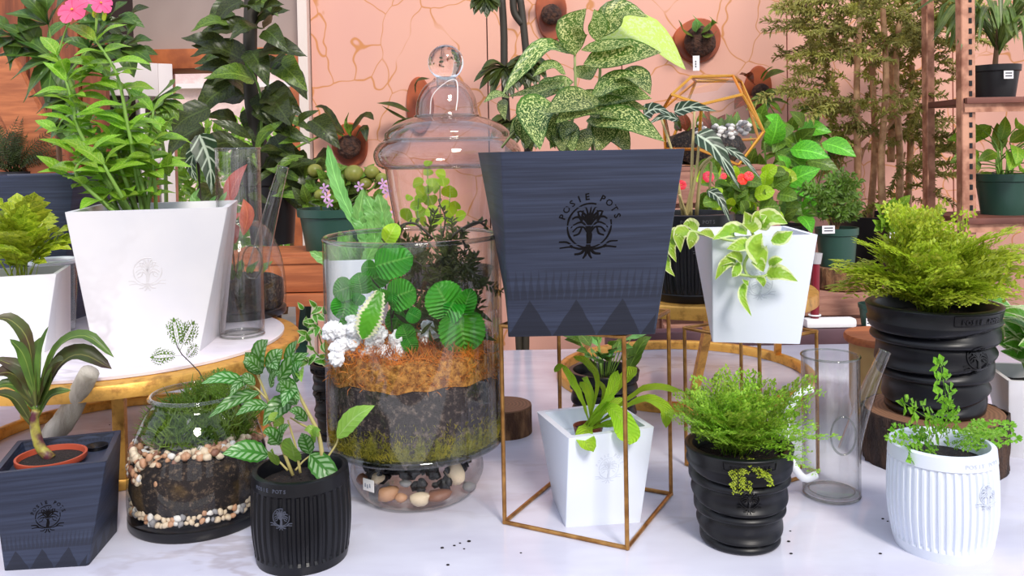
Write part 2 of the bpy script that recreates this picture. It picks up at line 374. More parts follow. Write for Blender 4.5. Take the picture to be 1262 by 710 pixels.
# fronds (unit length along +Y)
def pinnate(mat, pairs=12, pl=.34, lw=.1, arch=.22, prf='ovate', sub=0, seed=1, droop=.1, stemr=.008):
    r = random.Random(seed); mb = MB(); cv = curve([V((0, 0, 0)), V((r.uniform(-.05, .05), .5, arch)), V((r.uniform(-.1, .1), 1, arch*.2))], 12)
    mb.tube(cv, [stemr*(1-.7*i/12) for i in range(13)], 4)
    for i in range(pairs):
        t = .22+.78*(i+.5)/pairs; q = t*12; k_ = min(int(q), 11); p = cv[k_].lerp(cv[k_+1], q-k_)
        tg = (cv[k_+1]-cv[k_]).normalized(); L = pl*math.sin(math.pi*min(1, (t-.05)*.98))**.8*r.uniform(.85, 1.1)
        if L < .02: continue
        for s in (-1, 1):
            d = (V((s, 0, 0))*.85+tg*.5+V((0, 0, r.uniform(-.3, .15)))).normalized(); e = p+d*L+V((0, 0, -droop*L))
            if not sub:
                leafmb([p, (p+e)/2+V((0, 0, .02)), e], lw*(.6+.4*L/pl), prf, V((0, 0, 1)), 3, .1, mb=mb)
            else:
                for j in range(sub):
                    u = (j+.6)/sub; c = p.lerp(e, u); l2 = L*.42*(1-.6*u)+.012
                    for s2 in (-1, 1):
                        dd = (tg*s2*.8+d*.6+V((0, 0, r.uniform(-.3, .3)))).normalized(); leafmb([c, c+dd*l2], lw*l2*6, 'round', V((0, 0, 1)), 2, .1, mb=mb)
                leafmb([p, e], .012, 'blade', V((0, 0, 1)), 2, .1, mb=mb)
    leafmb([cv[-2], cv[-1]+(cv[-1]-cv[-2])], lw, prf, V((0, 0, 1)), 3, .1, mb=mb)
    return mb.mesh('frond', mat, sharp=0)
def maiden(mat, seed=1, n=10, leafl=.062, spread=.42, arch=.16):
    """thin branching stalk with small fan leaflets"""
    r = random.Random(seed); mb = MB(); cv = curve([V((0, 0, 0)), V((r.uniform(-.06, .06), .45, arch)), V((r.uniform(-.12, .12), 1, .02))], 10)
    mb.tube(cv, [.006*(1-.6*i/10) for i in range(11)], 3)
    def fan(p, d, l): leafmb([p, p+d*l], l*1.0, 'obovate', V((r.uniform(-.5, .5), r.uniform(-.3, .3), 1)), 2, .15, mb=mb)
    for i in range(n):
        t = .28+.7*i/(n-1); q = t*10; k_ = min(int(q), 9); p = cv[k_].lerp(cv[k_+1], q-k_)
        for s in (-1, 1):
            L = spread*(1-t*.75)*r.uniform(.6, 1.1); d = V((s*.85, .55, r.uniform(-.35, .3))).normalized(); e = p+d*L
            leafmb([p, e], .008, 'blade', V((0, 0, 1)), 1, 0, mb=mb)
            m_ = max(2, int(L/leafl*1.5))
            for j in range(m_):
                c = p.lerp(e, (j+1)/m_)
                for s2 in (-1, 1):
                    fan(c, (d*.5+V((-d.y, d.x, 0))*s2*.8+V((0, 0, r.uniform(-.4, .4)))).normalized(), leafl*r.uniform(.7, 1.2))
    fan(cv[-1], V((0, 1, 0)), leafl)
    return mb.mesh('frond', mat, sharp=0)
def spray(mat, seed=1, n=22, ll=.28, lw=.08, prf='lance'):
    """a twig with many small leaves, unit size"""
    r = random.Random(seed); mb = MB(); e = V((0, 1, 0)); mb.tube([V((0, 0, 0)), V((r.uniform(-.1, .1), .5, .06)), e], [.012, .008, .004], 3)
    for i in range(n):
        p = V((0, 0, 0)).lerp(e, .15+.85*i/n)+V((0, 0, .04)); d = V((r.uniform(-1, 1), r.uniform(.1, .9), r.uniform(-.5, .5))).normalized()
        l2 = ll*r.uniform(.6, 1.2); leafmb([p, p+d*l2*.5+V((0, 0, .03)), p+d*l2], lw, prf, V((r.uniform(-.4, .4), 0, 1)), 3, .15, mb=mb)
    return mb.mesh('twig', mat, sharp=0)
# ---------------------------------------------------------------- emblem and lettering
def rib2(mb, pts, w, mf, h):
    cv = curve([V((x, y, 0)) for x, y in pts], max(3, len(pts)*3)); rows = []; n = len(cv)
    for i, p in enumerate(cv):
        t = (cv[min(i+1, n-1)]-cv[max(i-1, 0)]).normalized(); sd = V((-t.y, t.x, 0)); ww = w*(1-.45*i/(n-1)) if isinstance(w, float) else w[0]
        rows.append([mf(*(p+sd*ww).xy, 0), mf(*(p+sd*ww*.6).xy, h), mf(*(p-sd*ww*.6).xy, h), mf(*(p-sd*ww).xy, 0)])
    mb.grid(rows)
def emblem(parent, mf, R, mat, h=.0006):
    g = lambda x, y, hh: mf(x*R, y*R, hh); mb = MB()
    rib2(mb, [(math.cos(a), math.sin(a)) for a in [math.radians(75+i*12.5) for i in range(25)]], (.055,), g, h)
    rib2(mb, [(0, -.92), (.03, -.5), (-.02, -.1), (0, .1)], .17, g, h)
    for s in (-1, 1):
        for b in ([(0, -.35), (.3, -.05), (.45, -.35), (.7, -.45)], [(0, -.2), (.35, .15), (.7, .05), (.85, -.1)], [(0, -.05), (.25, .3), (.6, .4), (.8, .3)], [(0, .05), (.15, .4), (.4, .65), (.6, .62)],
                  [(0, .05), (.08, .45), (.2, .8), (.3, .85)], [(.35, .2), (.5, .45), (.55, .62)], [(.3, -.05), (.55, -.08), (.75, -.28)], [(.2, .3), (.35, .45), (.32, .7)]):
            rib2(mb, [(s*x, y) for x, y in b], .075, g, h)
        for b in ([(0, -.95), (.35, -1.05), (.8, -.95), (1.3, -1.0)], [(.1, -1), (.3, -1.25), (.6, -1.3)], [(.05, -1), (.08, -1.3), (.2, -1.5)], [(.7, -.98), (.95, -.75), (1.35, -.72)]):
            rib2(mb, [(s*x, y) for x, y in b], .085, g, h)
    rib2(mb, [(0, .05), (0, .5), (.03, .88)], .08, g, h)
    return build(mb, 'tree_emblem', mat, parent, sharp=30)
def glyphs(ch):
    def f():
        c = bpy.data.curves.new('t', 'FONT'); c.body = ch; c.size = 1; c.resolution_u = 2; c.offset = .018; c.extrude = .1; c.align_x = 'CENTER'
        o = bpy.data.objects.new('t', c); COL.objects.link(o); dg = bpy.context.evaluated_depsgraph_get(); dg.update()
        me = bpy.data.meshes.new_from_object(o.evaluated_get(dg)); r = ([v.co.copy() for v in me.vertices], [tuple(p.vertices) for p in me.polygons])
        bpy.data.objects.remove(o); bpy.data.curves.remove(c); return r
    return unit(('g', ch), f)
def lettering(parent, mf, txt, size, mat, h=.0006, arc=None, adv=.72):
    """letters in a row, or on an arc of radius arc centred on (0,0)"""
    mb = MB(); n = len(txt)
    for i, ch in enumerate(txt):
        if ch == ' ': continue
        vs, fs = glyphs(ch); off = (i-(n-1)/2)*size*adv
        b = len(mb.v)
        for p in vs:
            x, y = p.x*size, p.y*size
            if arc:
                a = off/arc; r = arc+y; q = (math.sin(a)*r+math.cos(a)*x, math.cos(a)*r-math.sin(a)*x)
            else: q = (off+x, y)
            mb.v.append(V(mf(q[0], q[1], h if p.z > 0 else 0)))
        mb.f.extend(tuple(b+j for j in f_) for f_ in fs)
    return build(mb, 'lettering', mat, parent, smooth=False)
def cylmap(c, R, z0, th0=-math.pi/2):
    c = V(c)
    def f(x, y, h):
        r = (R(th0+x/.05, z0+y) if callable(R) else R)+h
        a = th0+x/(R(th0, z0) if callable(R) else R)
        if callable(R): r = R(a, z0+y)+h
        return c+V((math.cos(a)*r, math.sin(a)*r, z0+y))
    return f
# ---------------------------------------------------------------- pots
def sqring(c, s, yaw, z, r=.003):
    out = []; cy, sy = math.cos(yaw), math.sin(yaw)
    for k_ in range(4):
        a0 = math.pi*(1.0+.5*k_); cx_, cy_ = [(-1, -1), (1, -1), (1, 1), (-1, 1)][k_]
        for j in range(3):
            a = a0+j*math.pi/4; x = cx_*(s/2-r)+r*math.cos(a); y = cy_*(s/2-r)+r*math.sin(a)
            out.append(V((c[0]+cy*x-sy*y, c[1]+sy*x+cy*y, z)))
    return out
def square_pot(root, c, yt, tw, st, sb, h, z0, mat, wall=.005, depth=.02, soil=True, rmat=None, er=None, temb=.62, text=True, fuv=False):
    z1 = z0+h; mb = MB(); NR = 10
    A, B = sqring(c, sb, yt+tw, z0), sqring(c, st, yt, z1)
    rows = [[a.lerp(b, i/NR) for a, b in zip(A, B)] for i in range(NR+1)]
    b0 = mb.grid(rows, True)
    # front face uv (ring indices 2->3 lie along the front)
    for fi in range(len(mb.f)):
        j = fi % 12; i = fi//12
        side = (j//3); u0, u1 = (0, 1) if j % 3 == 2 else (0, 0)
        mb.uv[fi] = ((u0, i/NR), (u1, i/NR), (u1, (i+1)/NR), (u0, (i+1)/NR))
    mb.cap(b0, 12, True)
    inner = sqring(c, st-2*wall, yt, z1); low = sqring(c, (st-2*wall)*.93, yt+tw*.3, z1-max(depth, .02)-.004)
    mb.grid([B, inner, low], True)
    body = build(mb, 'pot_body', mat, root, sharp=35)
    if soil:
        s = MB(); zz = z1-depth; sz = (st-2*wall)*(1-.07*depth/max(depth, .02))-.001; N = 12; rows = []
        for i in range(N+1):
            row = []
            for j in range(N+1):
                x, y = (i/N-.5)*sz, (j/N-.5)*sz; ca, sa = math.cos(yt), math.sin(yt)
                row.append(V((c[0]+ca*x-sa*y, c[1]+sa*x+ca*y, zz+.004*MN.noise(V((x*60, y*60, z0*9))))))
            rows.append(row)
        s.grid(rows); build(s, 'soil', MT['soil'], root)
    FLb, FRb, FLt, FRt = A[2], A[3], B[2], B[3]
    FLb, FRb, FLt, FRt = A[1], A[4], B[1], B[4]
    def mf(x, y, hh):
        t = temb+y/h; s = .5+x/((FRt-FLt).length*t+(FRb-FLb).length*(1-t))
        p = FLb.lerp(FRb, s).lerp(FLt.lerp(FRt, s), t)
        nn = ((FRt-FLt).cross(FLt-FLb)).normalized()
        return p+nn*(hh+.00025)
    if er:
        emblem(root, mf, er, rmat); 
        if text: lettering(root, mf, 'POSIE POTS', er*.42, rmat, arc=er*1.18, adv=.78)
    return body
def spiral_pot(root, c, R, Rb, h, z0, mat, rmat, th0=-1.4, seed=-1.57, er=.013, tiers=6.0, soilmat=True):
    c = V((c[0], c[1], 0)); hb = h*.86
    def rad(th, z):
        t = max(0, min(1, (z-z0)/hb)); base = Rb+(R*.93-Rb)*t**.85
        ph = tiers*(t+.75/tiers*math.cos(th-seed)*.5*(1-math.cos(math.pi*tiers*t))*min(1, 8*t, 8*(1-t))); f = ph-math.floor(ph)
        return base+R*.12*(max(0, math.sin(math.pi*f**.45))**.75-.55)
    mb = MB(); N = 72; rows = []; NZ = 64
    for i in range(NZ+1):
        z = z0+hb*i/NZ; rows.append([c+V((math.cos(a)*rad(a, z), math.sin(a)*rad(a, z), z)) for a in [2*math.pi*j/N for j in range(N)]])
    top = [(R*.955, z0+h*.88), (R*1.0, z0+h*.99), (R*.985, z0+h), (R*.87, z0+h), (R*.85, z0+h*.985), (R*.8, z0+h*.86)]
    for r, z in top: rows.append([c+V((math.cos(a)*r, math.sin(a)*r, z)) for a in [2*math.pi*j/N for j in range(N)]])
    b = mb.grid(rows, True); mb.cap(b, N, True); build(mb, 'pot_body', mat, root, sharp=55)
    s = MB(); s.lathe([(R*.81, z0+h*.87), (R*.4, z0+h*.885), (.001, z0+h*.89)], 24, c); build(s, 'soil', MT['soil'], root)
    zc = z0+h*.6
    def mf(x, y, hh):
        a = th0+x/(R*.85); z = zc+y; r = rad(a, z)+hh+.0012; return c+V((math.cos(a)*r, math.sin(a)*r, z))
    emblem(root, mf, er, rmat, .0009)
    zt = z0+h*.905
    def mt(x, y, hh):
        a = th0+x/R; z = zt+y; r = R*.965+(z-z0-h*.88)/(h*.11)*R*.04+hh+.0004; return c+V((math.cos(a)*r, math.sin(a)*r, z))
    lettering(root, mt, 'POSIE POTS', h*.06, rmat, .0008)
    pq = MB(); L = h*.27; rib2(pq, [(-L, 0), (-L, h*.06), (-L*.9, h*.072), (0, h*.072), (L*.9, h*.072), (L, h*.06), (L, 0), (L*.9, -h*.012), (0, -h*.012), (-L*.9, -h*.012), (-L, 0)], (.0007,), mt, .0006); build(pq, 'plaque_border', rmat, root)
def barrel_pot(root, c, Rt, Rm, Rb, h, z0, mat, rmat, th0, er, tht, ribs=44):
    c = V((c[0], c[1], 0)); N = ribs*6
    def base(t): return Rm-(Rm-Rb)*((.5-t)/.5)**2 if t < .5 else Rm-(Rm-Rt)*((t-.5)/.5)**2
    def rad(th, z):
        t = (z-z0)/h; r = base(t)
        if .1 < t < .86:
            f = (th/(2*math.pi)*ribs) % 1; e = min(1, (t-.1)/.03, (.86-t)/.02)
            return r+(.0011 if .22 < f < .78 else -.0011)*e
        return r+.0016
    zs = [0, .02, .09, .1, .13]+[.13+.71*i/14 for i in range(1, 15)]+[.86, .87, .93, .99]
    rows = [[c+V((math.cos(a)*rad(a, z0+h*t), math.sin(a)*rad(a, z0+h*t), z0+h*t)) for a in [2*math.pi*j/N for j in range(N)]] for t in zs]
    for r, t in ((Rt-.0005, 1), (Rt-.004, 1), (Rt-.005, .985), (Rt-.006, .8)): rows.append([c+V((math.cos(a)*r, math.sin(a)*r, z0+h*t)) for a in [2*math.pi*j/N for j in range(N)]])
    mb = MB(); b = mb.grid(rows, True); mb.cap(b, N, True); build(mb, 'pot_body', mat, root, sharp=35)
    s = MB(); s.lathe([(Rt-.0055, z0+h*.83), (.02, z0+h*.85), (.001, z0+h*.85)], 24, c); build(s, 'soil', MT['soil'], root)
    emblem(root, lambda x, y, hh: c+V((math.cos(th0+x/Rm)*(base(.66+y/h)+.0013+hh), math.sin(th0+x/Rm)*(base(.66+y/h)+.0013+hh), z0+h*.66+y)), er, rmat, .0007)
    lettering(root, lambda x, y, hh: c+V((math.cos(tht+x/Rt)*(rad(tht, z0+h*.93)+hh), math.sin(tht+x/Rt)*(rad(tht, z0+h*.93)+hh), z0+h*.905+y)), 'POSIE POTS', h*.055, rmat, .0006)
def nursery_pot(root, c, rt, rb, h, z0, mat, soil=True, label=None, ribs=0):
    mb = MB(); mb.lathe([(rb, z0), (rt*.97, z0+h*.8), (rt*1.04, z0+h*.82), (rt*1.06, z0+h), (rt*.98, z0+h), (rt*.95, z0+h*.85)], 28, (c[0], c[1], 0), cap0=True)
    build(mb, 'pot_body', mat, root, label=label)
    if soil: s = MB(); s.lathe([(rt*.955, z0+h*.86), (.001, z0+h*.9)], 20, (c[0], c[1], 0)); build(s, 'soil', MT['soil'], root)
# ================================================================ THE SETTING
DW = 3.2                                              # distance of the pink wall
def wx(px, d): return at(px, 190, d).x
def wz(px, py, d): return at(px, py, d).z
FLZ = -.78
mb = MB(); mb.box((0, 3.2, FLZ-.02), (9, 9, .04)); tag(build(mb, 'floor', plain('concrete_floor', (150, 138, 132), .7, c2=(124, 114, 110), vscale=3), None), kind='structure')
wb = thing('wall_back', None, None, (0, DW, 0), kind='structure')
xl = wx(386, DW); x1 = wx(768, DW); xs = [xl, wx(603, DW), x1, x1+.62, x1+1.24, x1+1.86, x1+2.5]
for a, b in zip(xs, xs[1:]):
    mb = MB(); mb.box(((a+b)/2, DW+.03, .75), (b-a-.004, .06, 3.06)); build(mb, 'panel', MT['pink'], wb, smooth=False, bevel=.0015)
mb = MB(); mb.box(((xs[0]+xs[-1])/2, DW+.075, .75), (xs[-1]-xs[0], .02, 3.06)); build(mb, 'backing', MT['plum'], wb)
mb = MB(); mb.box((xl-.02, DW-.005, .75), (.035, .07, 3.06)); tag(build(mb, 'trim_1', MT['corner'], None), kind='structure')
# beige wall with the doorway, left of the pink wall
WA = DW+.05; dl, dr = wx(196, WA), wx(378, WA); dt = wz(290, 66, WA)
wl = thing('wall_left', None, None, (dl, WA, 0), kind='structure')
for (a, b, c, d) in ((wx(163, WA), dl, FLZ, 2.3), (dl, dr+.012, dt, 2.3)):
    mb = MB(); mb.box(((a+b)/2, WA+.05, (c+d)/2), (b-a, .1, d-c)); build(mb, 'wall_section', MT['beige'], wl)
df = thing('door_frame', None, None, (dl, WA, 0), kind='structure'); df.name = 'trim_2'
for (a, b, c, d, nm) in ((wx(186, WA), wx(383, WA), dt-.062, dt+.012, 'header_beam'), (wx(366, WA), wx(382, WA), FLZ, dt-.062, 'jamb'), (wx(196, WA), wx(204, WA), FLZ, dt-.062, 'jamb')):
    mb = MB(); mb.box(((a+b)/2, WA+.02, (c+d)/2), (b-a, .2, d-c)); build(mb, nm, MT['frame'], df, bevel=.004)
# wood siding wall on the far left, built of boards
ws = thing('wall_side', None, None, (wx(30, 2.9), 2.9, 0), kind='structure'); x = wx(-120, 2.9); i = 0
while x < wx(104, 2.9):
    mb = MB(); mb.box((x+.043, 2.9+.01*(i % 2), .8), (.083, .025, 3.1)); build(mb, 'board', MT['siding'], ws, bevel=.003); x += .088; i += 1
mb = MB(); mb.box((wx(108, 2.92), 3.1, .75), (.05, .36, 3.06)); tag(build(mb, 'trim_3', plain('dark_post', (52, 38, 36), .7), None), kind='structure')
# wall with tall windows behind the viewer, where the daylight comes from
wf = thing('wall_front', None, None, (0, -2.2, 0), kind='structure'); PW = plain('front_wall_paint', (150, 136, 128), .8)
def fbox(x0, x1, z0, z1, nm='wall_section', th=.1, mt=None): mb = MB(); mb.box(((x0+x1)/2, -2.2, (z0+z1)/2), (x1-x0, th, z1-z0)); build(mb, nm, mt or PW, wf)
fbox(-4.5, 4.5, FLZ, -.05); fbox(-4.5, 4.5, 1.45, 1.75)
for x0 in (-4.5, -2.6, -.75, 1.1, 2.95): fbox(x0, x0+.45, -.05, 1.45)
for x0 in (-4.05, -2.15, -.3, 1.55):
    for u in (.47, .93): fbox(x0+u-.02, x0+u+.02, -.05, 1.45, 'muntin', .05, MT['whitewood'])
    fbox(x0, x0+1.4, .9, .94, 'muntin', .05, MT['whitewood'])
# open white french door behind
dd = thing('door_1', None, None, (wx(112, 2.98), 2.98, 0), kind='structure')
a3, b3 = V((wx(112, 2.98), 2.98, 0)), V((wx(214, 3.14), 3.14, 0)); dv = (b3-a3); dL = dv.length; dv.normalize(); ang = math.atan2(dv.y, dv.x)
def dbox(u0, u1, z0, z1, nm, mat, th=.035): mb = MB(); c = a3+dv*(u0+u1)/2; mb.box((c.x, c.y, (z0+z1)/2), (u1-u0, th, z1-z0), ang); build(mb, nm, mat, dd, bevel=.003 if th > .02 else 0)
ztop = wz(200, 78, 3.1); dbox(0, .06, FLZ+.02, ztop, 'stile', MT['whitewood']); dbox(dL-.05, dL, FLZ+.02, ztop, 'stile', MT['whitewood']); dbox(.06, dL-.05, ztop-.12, ztop, 'rail', MT['whitewood']); dbox(.06, dL-.05, FLZ+.02, FLZ+.3, 'rail', MT['whitewood'])
for q in range(1, 3): u = .06+(dL-.11)*q/3; dbox(u-.009, u+.009, FLZ+.3, ztop-.12, 'muntin', plain('dark_muntin', (70, 56, 58), .5) if q < 2 else MT['whitewood'], .03)
for q in range(1, 5): z = FLZ+.3+(ztop-.12-FLZ-.3)*q/5; dbox(.06, dL-.05, z-.009, z+.009, 'muntin', MT['whitewood'], .028)
dbox(.06, dL-.05, FLZ+.3, ztop-.12, 'pane', MT['glass'], .004)
# outside: ground, neighbouring wall with a white band, shrubs
mb = MB(); mb.box((-2.5, 12, FLZ-.06), (16, 12, .04)); tag(build(mb, 'ground', plain('garden_ground', (150, 160, 100), .9, c2=(200, 190, 170), vscale=2), None), kind='structure')
hs = thing('neighbour_house', 'pale pinkish stucco house outside the open doorway', 'building', (wx(290, 9), 9, FLZ))
mb = MB(); mb.box((wx(300, 9), 9.2, 1.2), (5, .3, 4)); build(mb, 'stucco_wall', plain('stucco', (226, 196, 190), .9, c2=(206, 178, 174), vscale=8, bump=.4, bscale=30, bdist=.02), hs)
mb = MB(); mb.box((wx(300, 9), 9.0, wz(260, 106, 9)), (5, .12, .05)); build(mb, 'white_ledge', MT['whitewood'], hs)
for i, (px, py, r_) in enumerate(((250, 166, .36), (345, 170, .42), (205, 190, .3))):
    yy_ = (5.6, 6.7, 7.7)[i]; c = at(px, py, yy_); r_ *= yy_/5.6; t = thing('garden_shrub', ('bright green shrub outside the doorway, below the white ledge', 'bright green shrub outside the doorway at its right jamb', 'green shrub outside seen past the open white door')[i], 'shrub', (c.x, yy_, FLZ))
    stem(t, [(c.x, yy_, FLZ), (c.x+.1, yy_, c.z-.5), (c.x, yy_, c.z)], .03, MT['bstem'])
    mb = MB(); r = random.Random(i)
    for q in range(900):
        d = V((r.gauss(0, 1), r.gauss(0, 1), r.gauss(0, 1))).normalized(); rr = r.uniform(.5, 1)*r_; p = c+V((d.x*rr, d.y*rr*.6, d.z*rr*1.6-.45)); l = r.uniform(.07, .11)
        leafmb([p, p+(d+V((r.uniform(-.6, .6), r.uniform(-.6, .6), .2))).normalized()*l], l*.55, 'ovate', V((r.uniform(-1, 1), -1, 1)), 2, .1, mb=mb)
    tag(build(mb, 'foliage', LM['treeout'], t, sharp=0), kind='stuff')
# ================================================================ marble table
xa = T(-400, 600).x; TB = T(640, 431).y
tb = thing('marble_table', 'long display table with a pale marble top under all the pots', 'table', (0, 1.3, FLZ))
mb = MB(); y0 = .862; mb.box((0, (y0+TB)/2, -.015), (3.4, TB-y0, .03)); build(mb, 'tabletop', MT['table'], tb, bevel=.004)
for sx in (-1, 1):
    for yy in (y0+.1, TB-.1): mb = MB(); mb.box((sx*1.5, yy, (FLZ-.03)/2), (.07, .07, -.03-FLZ)); build(mb, 'leg', MT['whitewood'], tb, bevel=.004)
# dirt crumbs on the marble
for i, (px, py) in enumerate(((560, 673), (567, 670), (545, 676), (572, 677), (552, 697), (1088, 640), (1094, 643), (972, 668), (974, 655), (975, 683), (642, 682), (135, 524), (1085, 683), (578, 668))):
    p = T(px, py); r = U(.0009, .0019)
    def f(): m_ = bmesh.new(); bmesh.ops.create_icosphere(m_, subdivisions=1, radius=1); me = bpy.data.meshes.new('crumb'); m_.to_mesh(me); m_.free(); me.materials.append(MT['soil']); return me
    o = link('soil_crumb', unit('crumb', f), None, M.Translation(p+V((0, 0, r*.55))) @ M.Diagonal((r*1.5, r, r*.7, 1)))
    wh = 'in front of the cylinder terrarium base' if px < 600 and py < 690 else 'at the table front left of the wire stand' if px < 600 else 'just left of the white ribbed barrel pot' if px > 1080 else 'right of the front twisted black pot' if px > 900 else 'by the front corner of the wire stand'
    if px < 200: wh = 'on the marble behind the front navy pot'
    tag(o, 'tiny dark crumb of soil lying '+wh, 'soil crumb', 'soil crumbs '+wh)
# ================================================================ gold ring stands
def circ3(a, b, c):
    ax, ay, bx, by, cx, cy = a.x, a.y, b.x, b.y, c.x, c.y
    d = 2*(ax*(by-cy)+bx*(cy-ay)+cx*(ay-by))
    ux = ((ax*ax+ay*ay)*(by-cy)+(bx*bx+by*by)*(cy-ay)+(cx*cx+cy*cy)*(ay-by))/d
    uy = ((ax*ax+ay*ay)*(cx-bx)+(bx*bx+by*by)*(ax-cx)+(cx*cx+cy*cy)*(bx-ax))/d
    return ux, uy, math.hypot(ax-ux, ay-uy)
def ring(root, c, r, w, z0, h, name, mat=None, n=72):
    mb = MB(); b = .0025
    pr_ = [(r, z0), (r, z0+h-b), (r-b, z0+h), (r-w+b, z0+h), (r-w, z0+h-b), (r-w, z0), (r, z0)]
    mb.lathe(pr_, n, (c[0], c[1], 0)); return build(mb, name, mat or MT['gold'], root, sharp=50)
RZ = .172; TC = (-.615, 1.33); TR = .272
ux, uy, ur = circ3(T(172, 497), T(2, 537), T(147, 606))
g1 = thing('gold_tray_stand', 'round gold-leaf riser with a white marble disc carrying the large white pot', 'display stand', (TC[0], TC[1], 0), 'gold ring display stands')
mb = MB(); z = RZ-.006; mb.lathe([(.01, z-.02), (TR, z-.02), (TR, z-.003), (TR-.003, z), (.01, z)], 90, (TC[0], TC[1], 0)); build(mb, 'top_ring', MT['gold'], g1, sharp=50)
mb = MB(); mb.lathe([(.001, z), (TR-.022, z), (TR-.02, z+.001), (TR-.02, RZ-.001), (TR-.022, RZ), (.001, RZ)], 90, (TC[0]-.004, TC[1], 0)); build(mb, 'marble_disc', MT['traym'], g1, sharp=50)
ring(g1, (ux, uy), ur, .016, .0005, .016, 'base_ring')
for a in (38, 158, 278):
    a = math.radians(a); p = V((ux+math.cos(a)*(ur-.008), uy+math.sin(a)*(ur-.008), 0))
    if a > 4: p = T(150, 606); p = V((ux, uy, 0))+(p-V((ux, uy, 0))).normalized()*(ur-.008)
    mb = MB(); mb.box((p.x, p.y, (.016+RZ-.026)/2), (.016, .016, RZ-.026-.016), a); build(mb, 'leg', MT['gold'], g1, bevel=.0015)
p = T(168, 498); q = V((ux, uy, 0))+(p-V((ux, uy, 0))).normalized()*(ur-.008)
mb = MB(); mb.box((q.x, q.y, (.016+RZ-.026)/2), (.02, .014, RZ-.026-.016), math.atan2(q.y-uy, q.x-ux)); build(mb, 'leg', MT['gold'], g1, bevel=.0015)
# second stand, right
g2x, g2y, g2r = circ3(T(800, 429), T(1000, 463), T(820, 510))
g2 = thing('gold_tray_stand', 'gold-leaf ring riser behind the wire stands, under the black ribbed pot', 'display stand', (g2x, g2y, 0), 'gold ring display stands')
ring(g2, (g2x, g2y), g2r, .016, .0005, .018, 'base_ring')
Z2 = .205; C2 = (at(852, 300, 1.52).x+.015, 1.52); R2 = .2
mb = MB(); mb.lathe([(.01, Z2-.022), (R2, Z2-.022), (R2, Z2-.003), (R2-.003, Z2), (.01, Z2)], 80, (C2[0], C2[1], 0)); build(mb, 'top_disc', MT['gold'], g2, sharp=50)
for a in (25, 140, 262):
    a = math.radians(a); p = V((g2x+math.cos(a)*(g2r-.008), g2y+math.sin(a)*(g2r-.008), .018)); q = V((C2[0]+math.cos(a)*(R2-.02), C2[1]+math.sin(a)*(R2-.02), Z2-.022))
    mb = MB(); mb.tube([p, q], .009, 4); build(mb, 'leg', MT['gold'], g2, sharp=30)
# ================================================================ wire stands
def wire_stand(name, label, L, Fp, R, h):
    B = L+R-Fp; base = [L, Fp, R, B]; c = sum(base, V())/4; t = thing(name, label, 'wire stand', (c.x, c.y, 0), 'gold wire cube stands')
    r = .0026
    for i in range(4):
        a, b = base[i], base[(i+1) % 4]
        for z, nm in ((r, 'base_bar'), (h-r, 'top_bar')):
            mb = MB(); mb.tube([(a.x, a.y, z), (b.x, b.y, z)], r, 8); build(mb, nm, MT['wire'], t, sharp=50)
        mb = MB(); mb.tube([(a.x, a.y, r), (a.x, a.y, h-r)], r, 8); build(mb, 'leg', MT['wire'], t, sharp=50)
        mb = MB()
        for z in (r, h-r): mb.lathe([(.0001, z-r*1.2), (r*1.1, z-r*.6), (r*1.1, z+r*.6), (.0001, z+r*1.2)], 8, (a.x, a.y, 0))
        build(mb, 'solder_joint', MT['wire'], t)
    return t
WH = .2445
wire_stand('wire_stand', 'tall brass wire cube stand with the big navy pot on top', T(622, 646), T(773, 678), T(827, 611), WH)
wire_stand('wire_stand', 'smaller brass wire cube stand carrying the white pot of trailing variegated leaves', T(846, 574), T(938, 606), T(1008, 584), .200)
# ================================================================ square pots
Dg = math.degrees
def sp(name, label, group, P, z0, mat, rm, er, **k):
    cx, cy, yt, tw, st, sb, h = P
    t = thing(name, label, 'potted plant', (cx, cy, z0), group); square_pot(t, (cx, cy), yt, tw, st, sb, h, z0, mat, rmat=rm, er=er, **k); return t
p1 = sp('potted_cordyline', 'navy square pot at front left with a strappy bronze-green plant in a terracotta liner', None, (-.5263, .9791, .2963, -.205, .1024+.012, .0839+.006, .116), 0, MT['navytri'], MT['emblem'], .0125, wall=.006, depth=.02, soil=False, temb=.52)
p2 = sp('potted_fern', 'small white square pot at left edge with pale green fern on the gold tray', None, (-.7407, 1.2844, .3129, -.202, .1156, .0994, .1139), RZ, MT['whitem'], MT['whiterel'], None, wall=.006)
p3 = sp('potted_periwinkle', 'large white square pot on the marble tray with tall pink-flowered leafy plant', None, (-.5337, 1.2957, .2444, -.1615, .2136, .1482, .2089), RZ, MT['whitem'], plain('marbled_relief', (214, 211, 213), .5), .019, wall=.008, temb=.58, text=False)
p4 = sp('potted_speckled_plant', 'big navy square pot on the wire stand with cream-speckled broad leaves', None, (.0769, 1.0313, .153, -.1485, .2077, .1652, .207), WH+.0005, MT['navytri'], MT['emblem'], .0245, wall=.007, temb=.6)
p5 = sp('potted_birdsnest_fern', 'white square pot inside the wire stand with light green strap-leaved fern', None, (.0995, 1.0641, .3099, -.1984, .1127, .0931, .1143), 0, MT['white'], MT['whiterel'], .0125, wall=.008, depth=.025, soil=False, temb=.62)
p6 = sp('potted_trailing_plant', 'white square pot on the smaller wire stand with cream-edged trailing leaves', None, (.3226, 1.1439, -.0141, -.1761, .1346, .1093, .1393), .2005, MT['white'], MT['whiterel'], .0145, wall=.007, temb=.56)
p7 = sp('potted_variegated_shrub', 'white square pot at right edge with white-edged green leaves', None, (.7637, 1.238, -.208, -.2043, .1109, .0838, .1159), 0, MT['whitem'], MT['whiterel'], None, wall=.006)
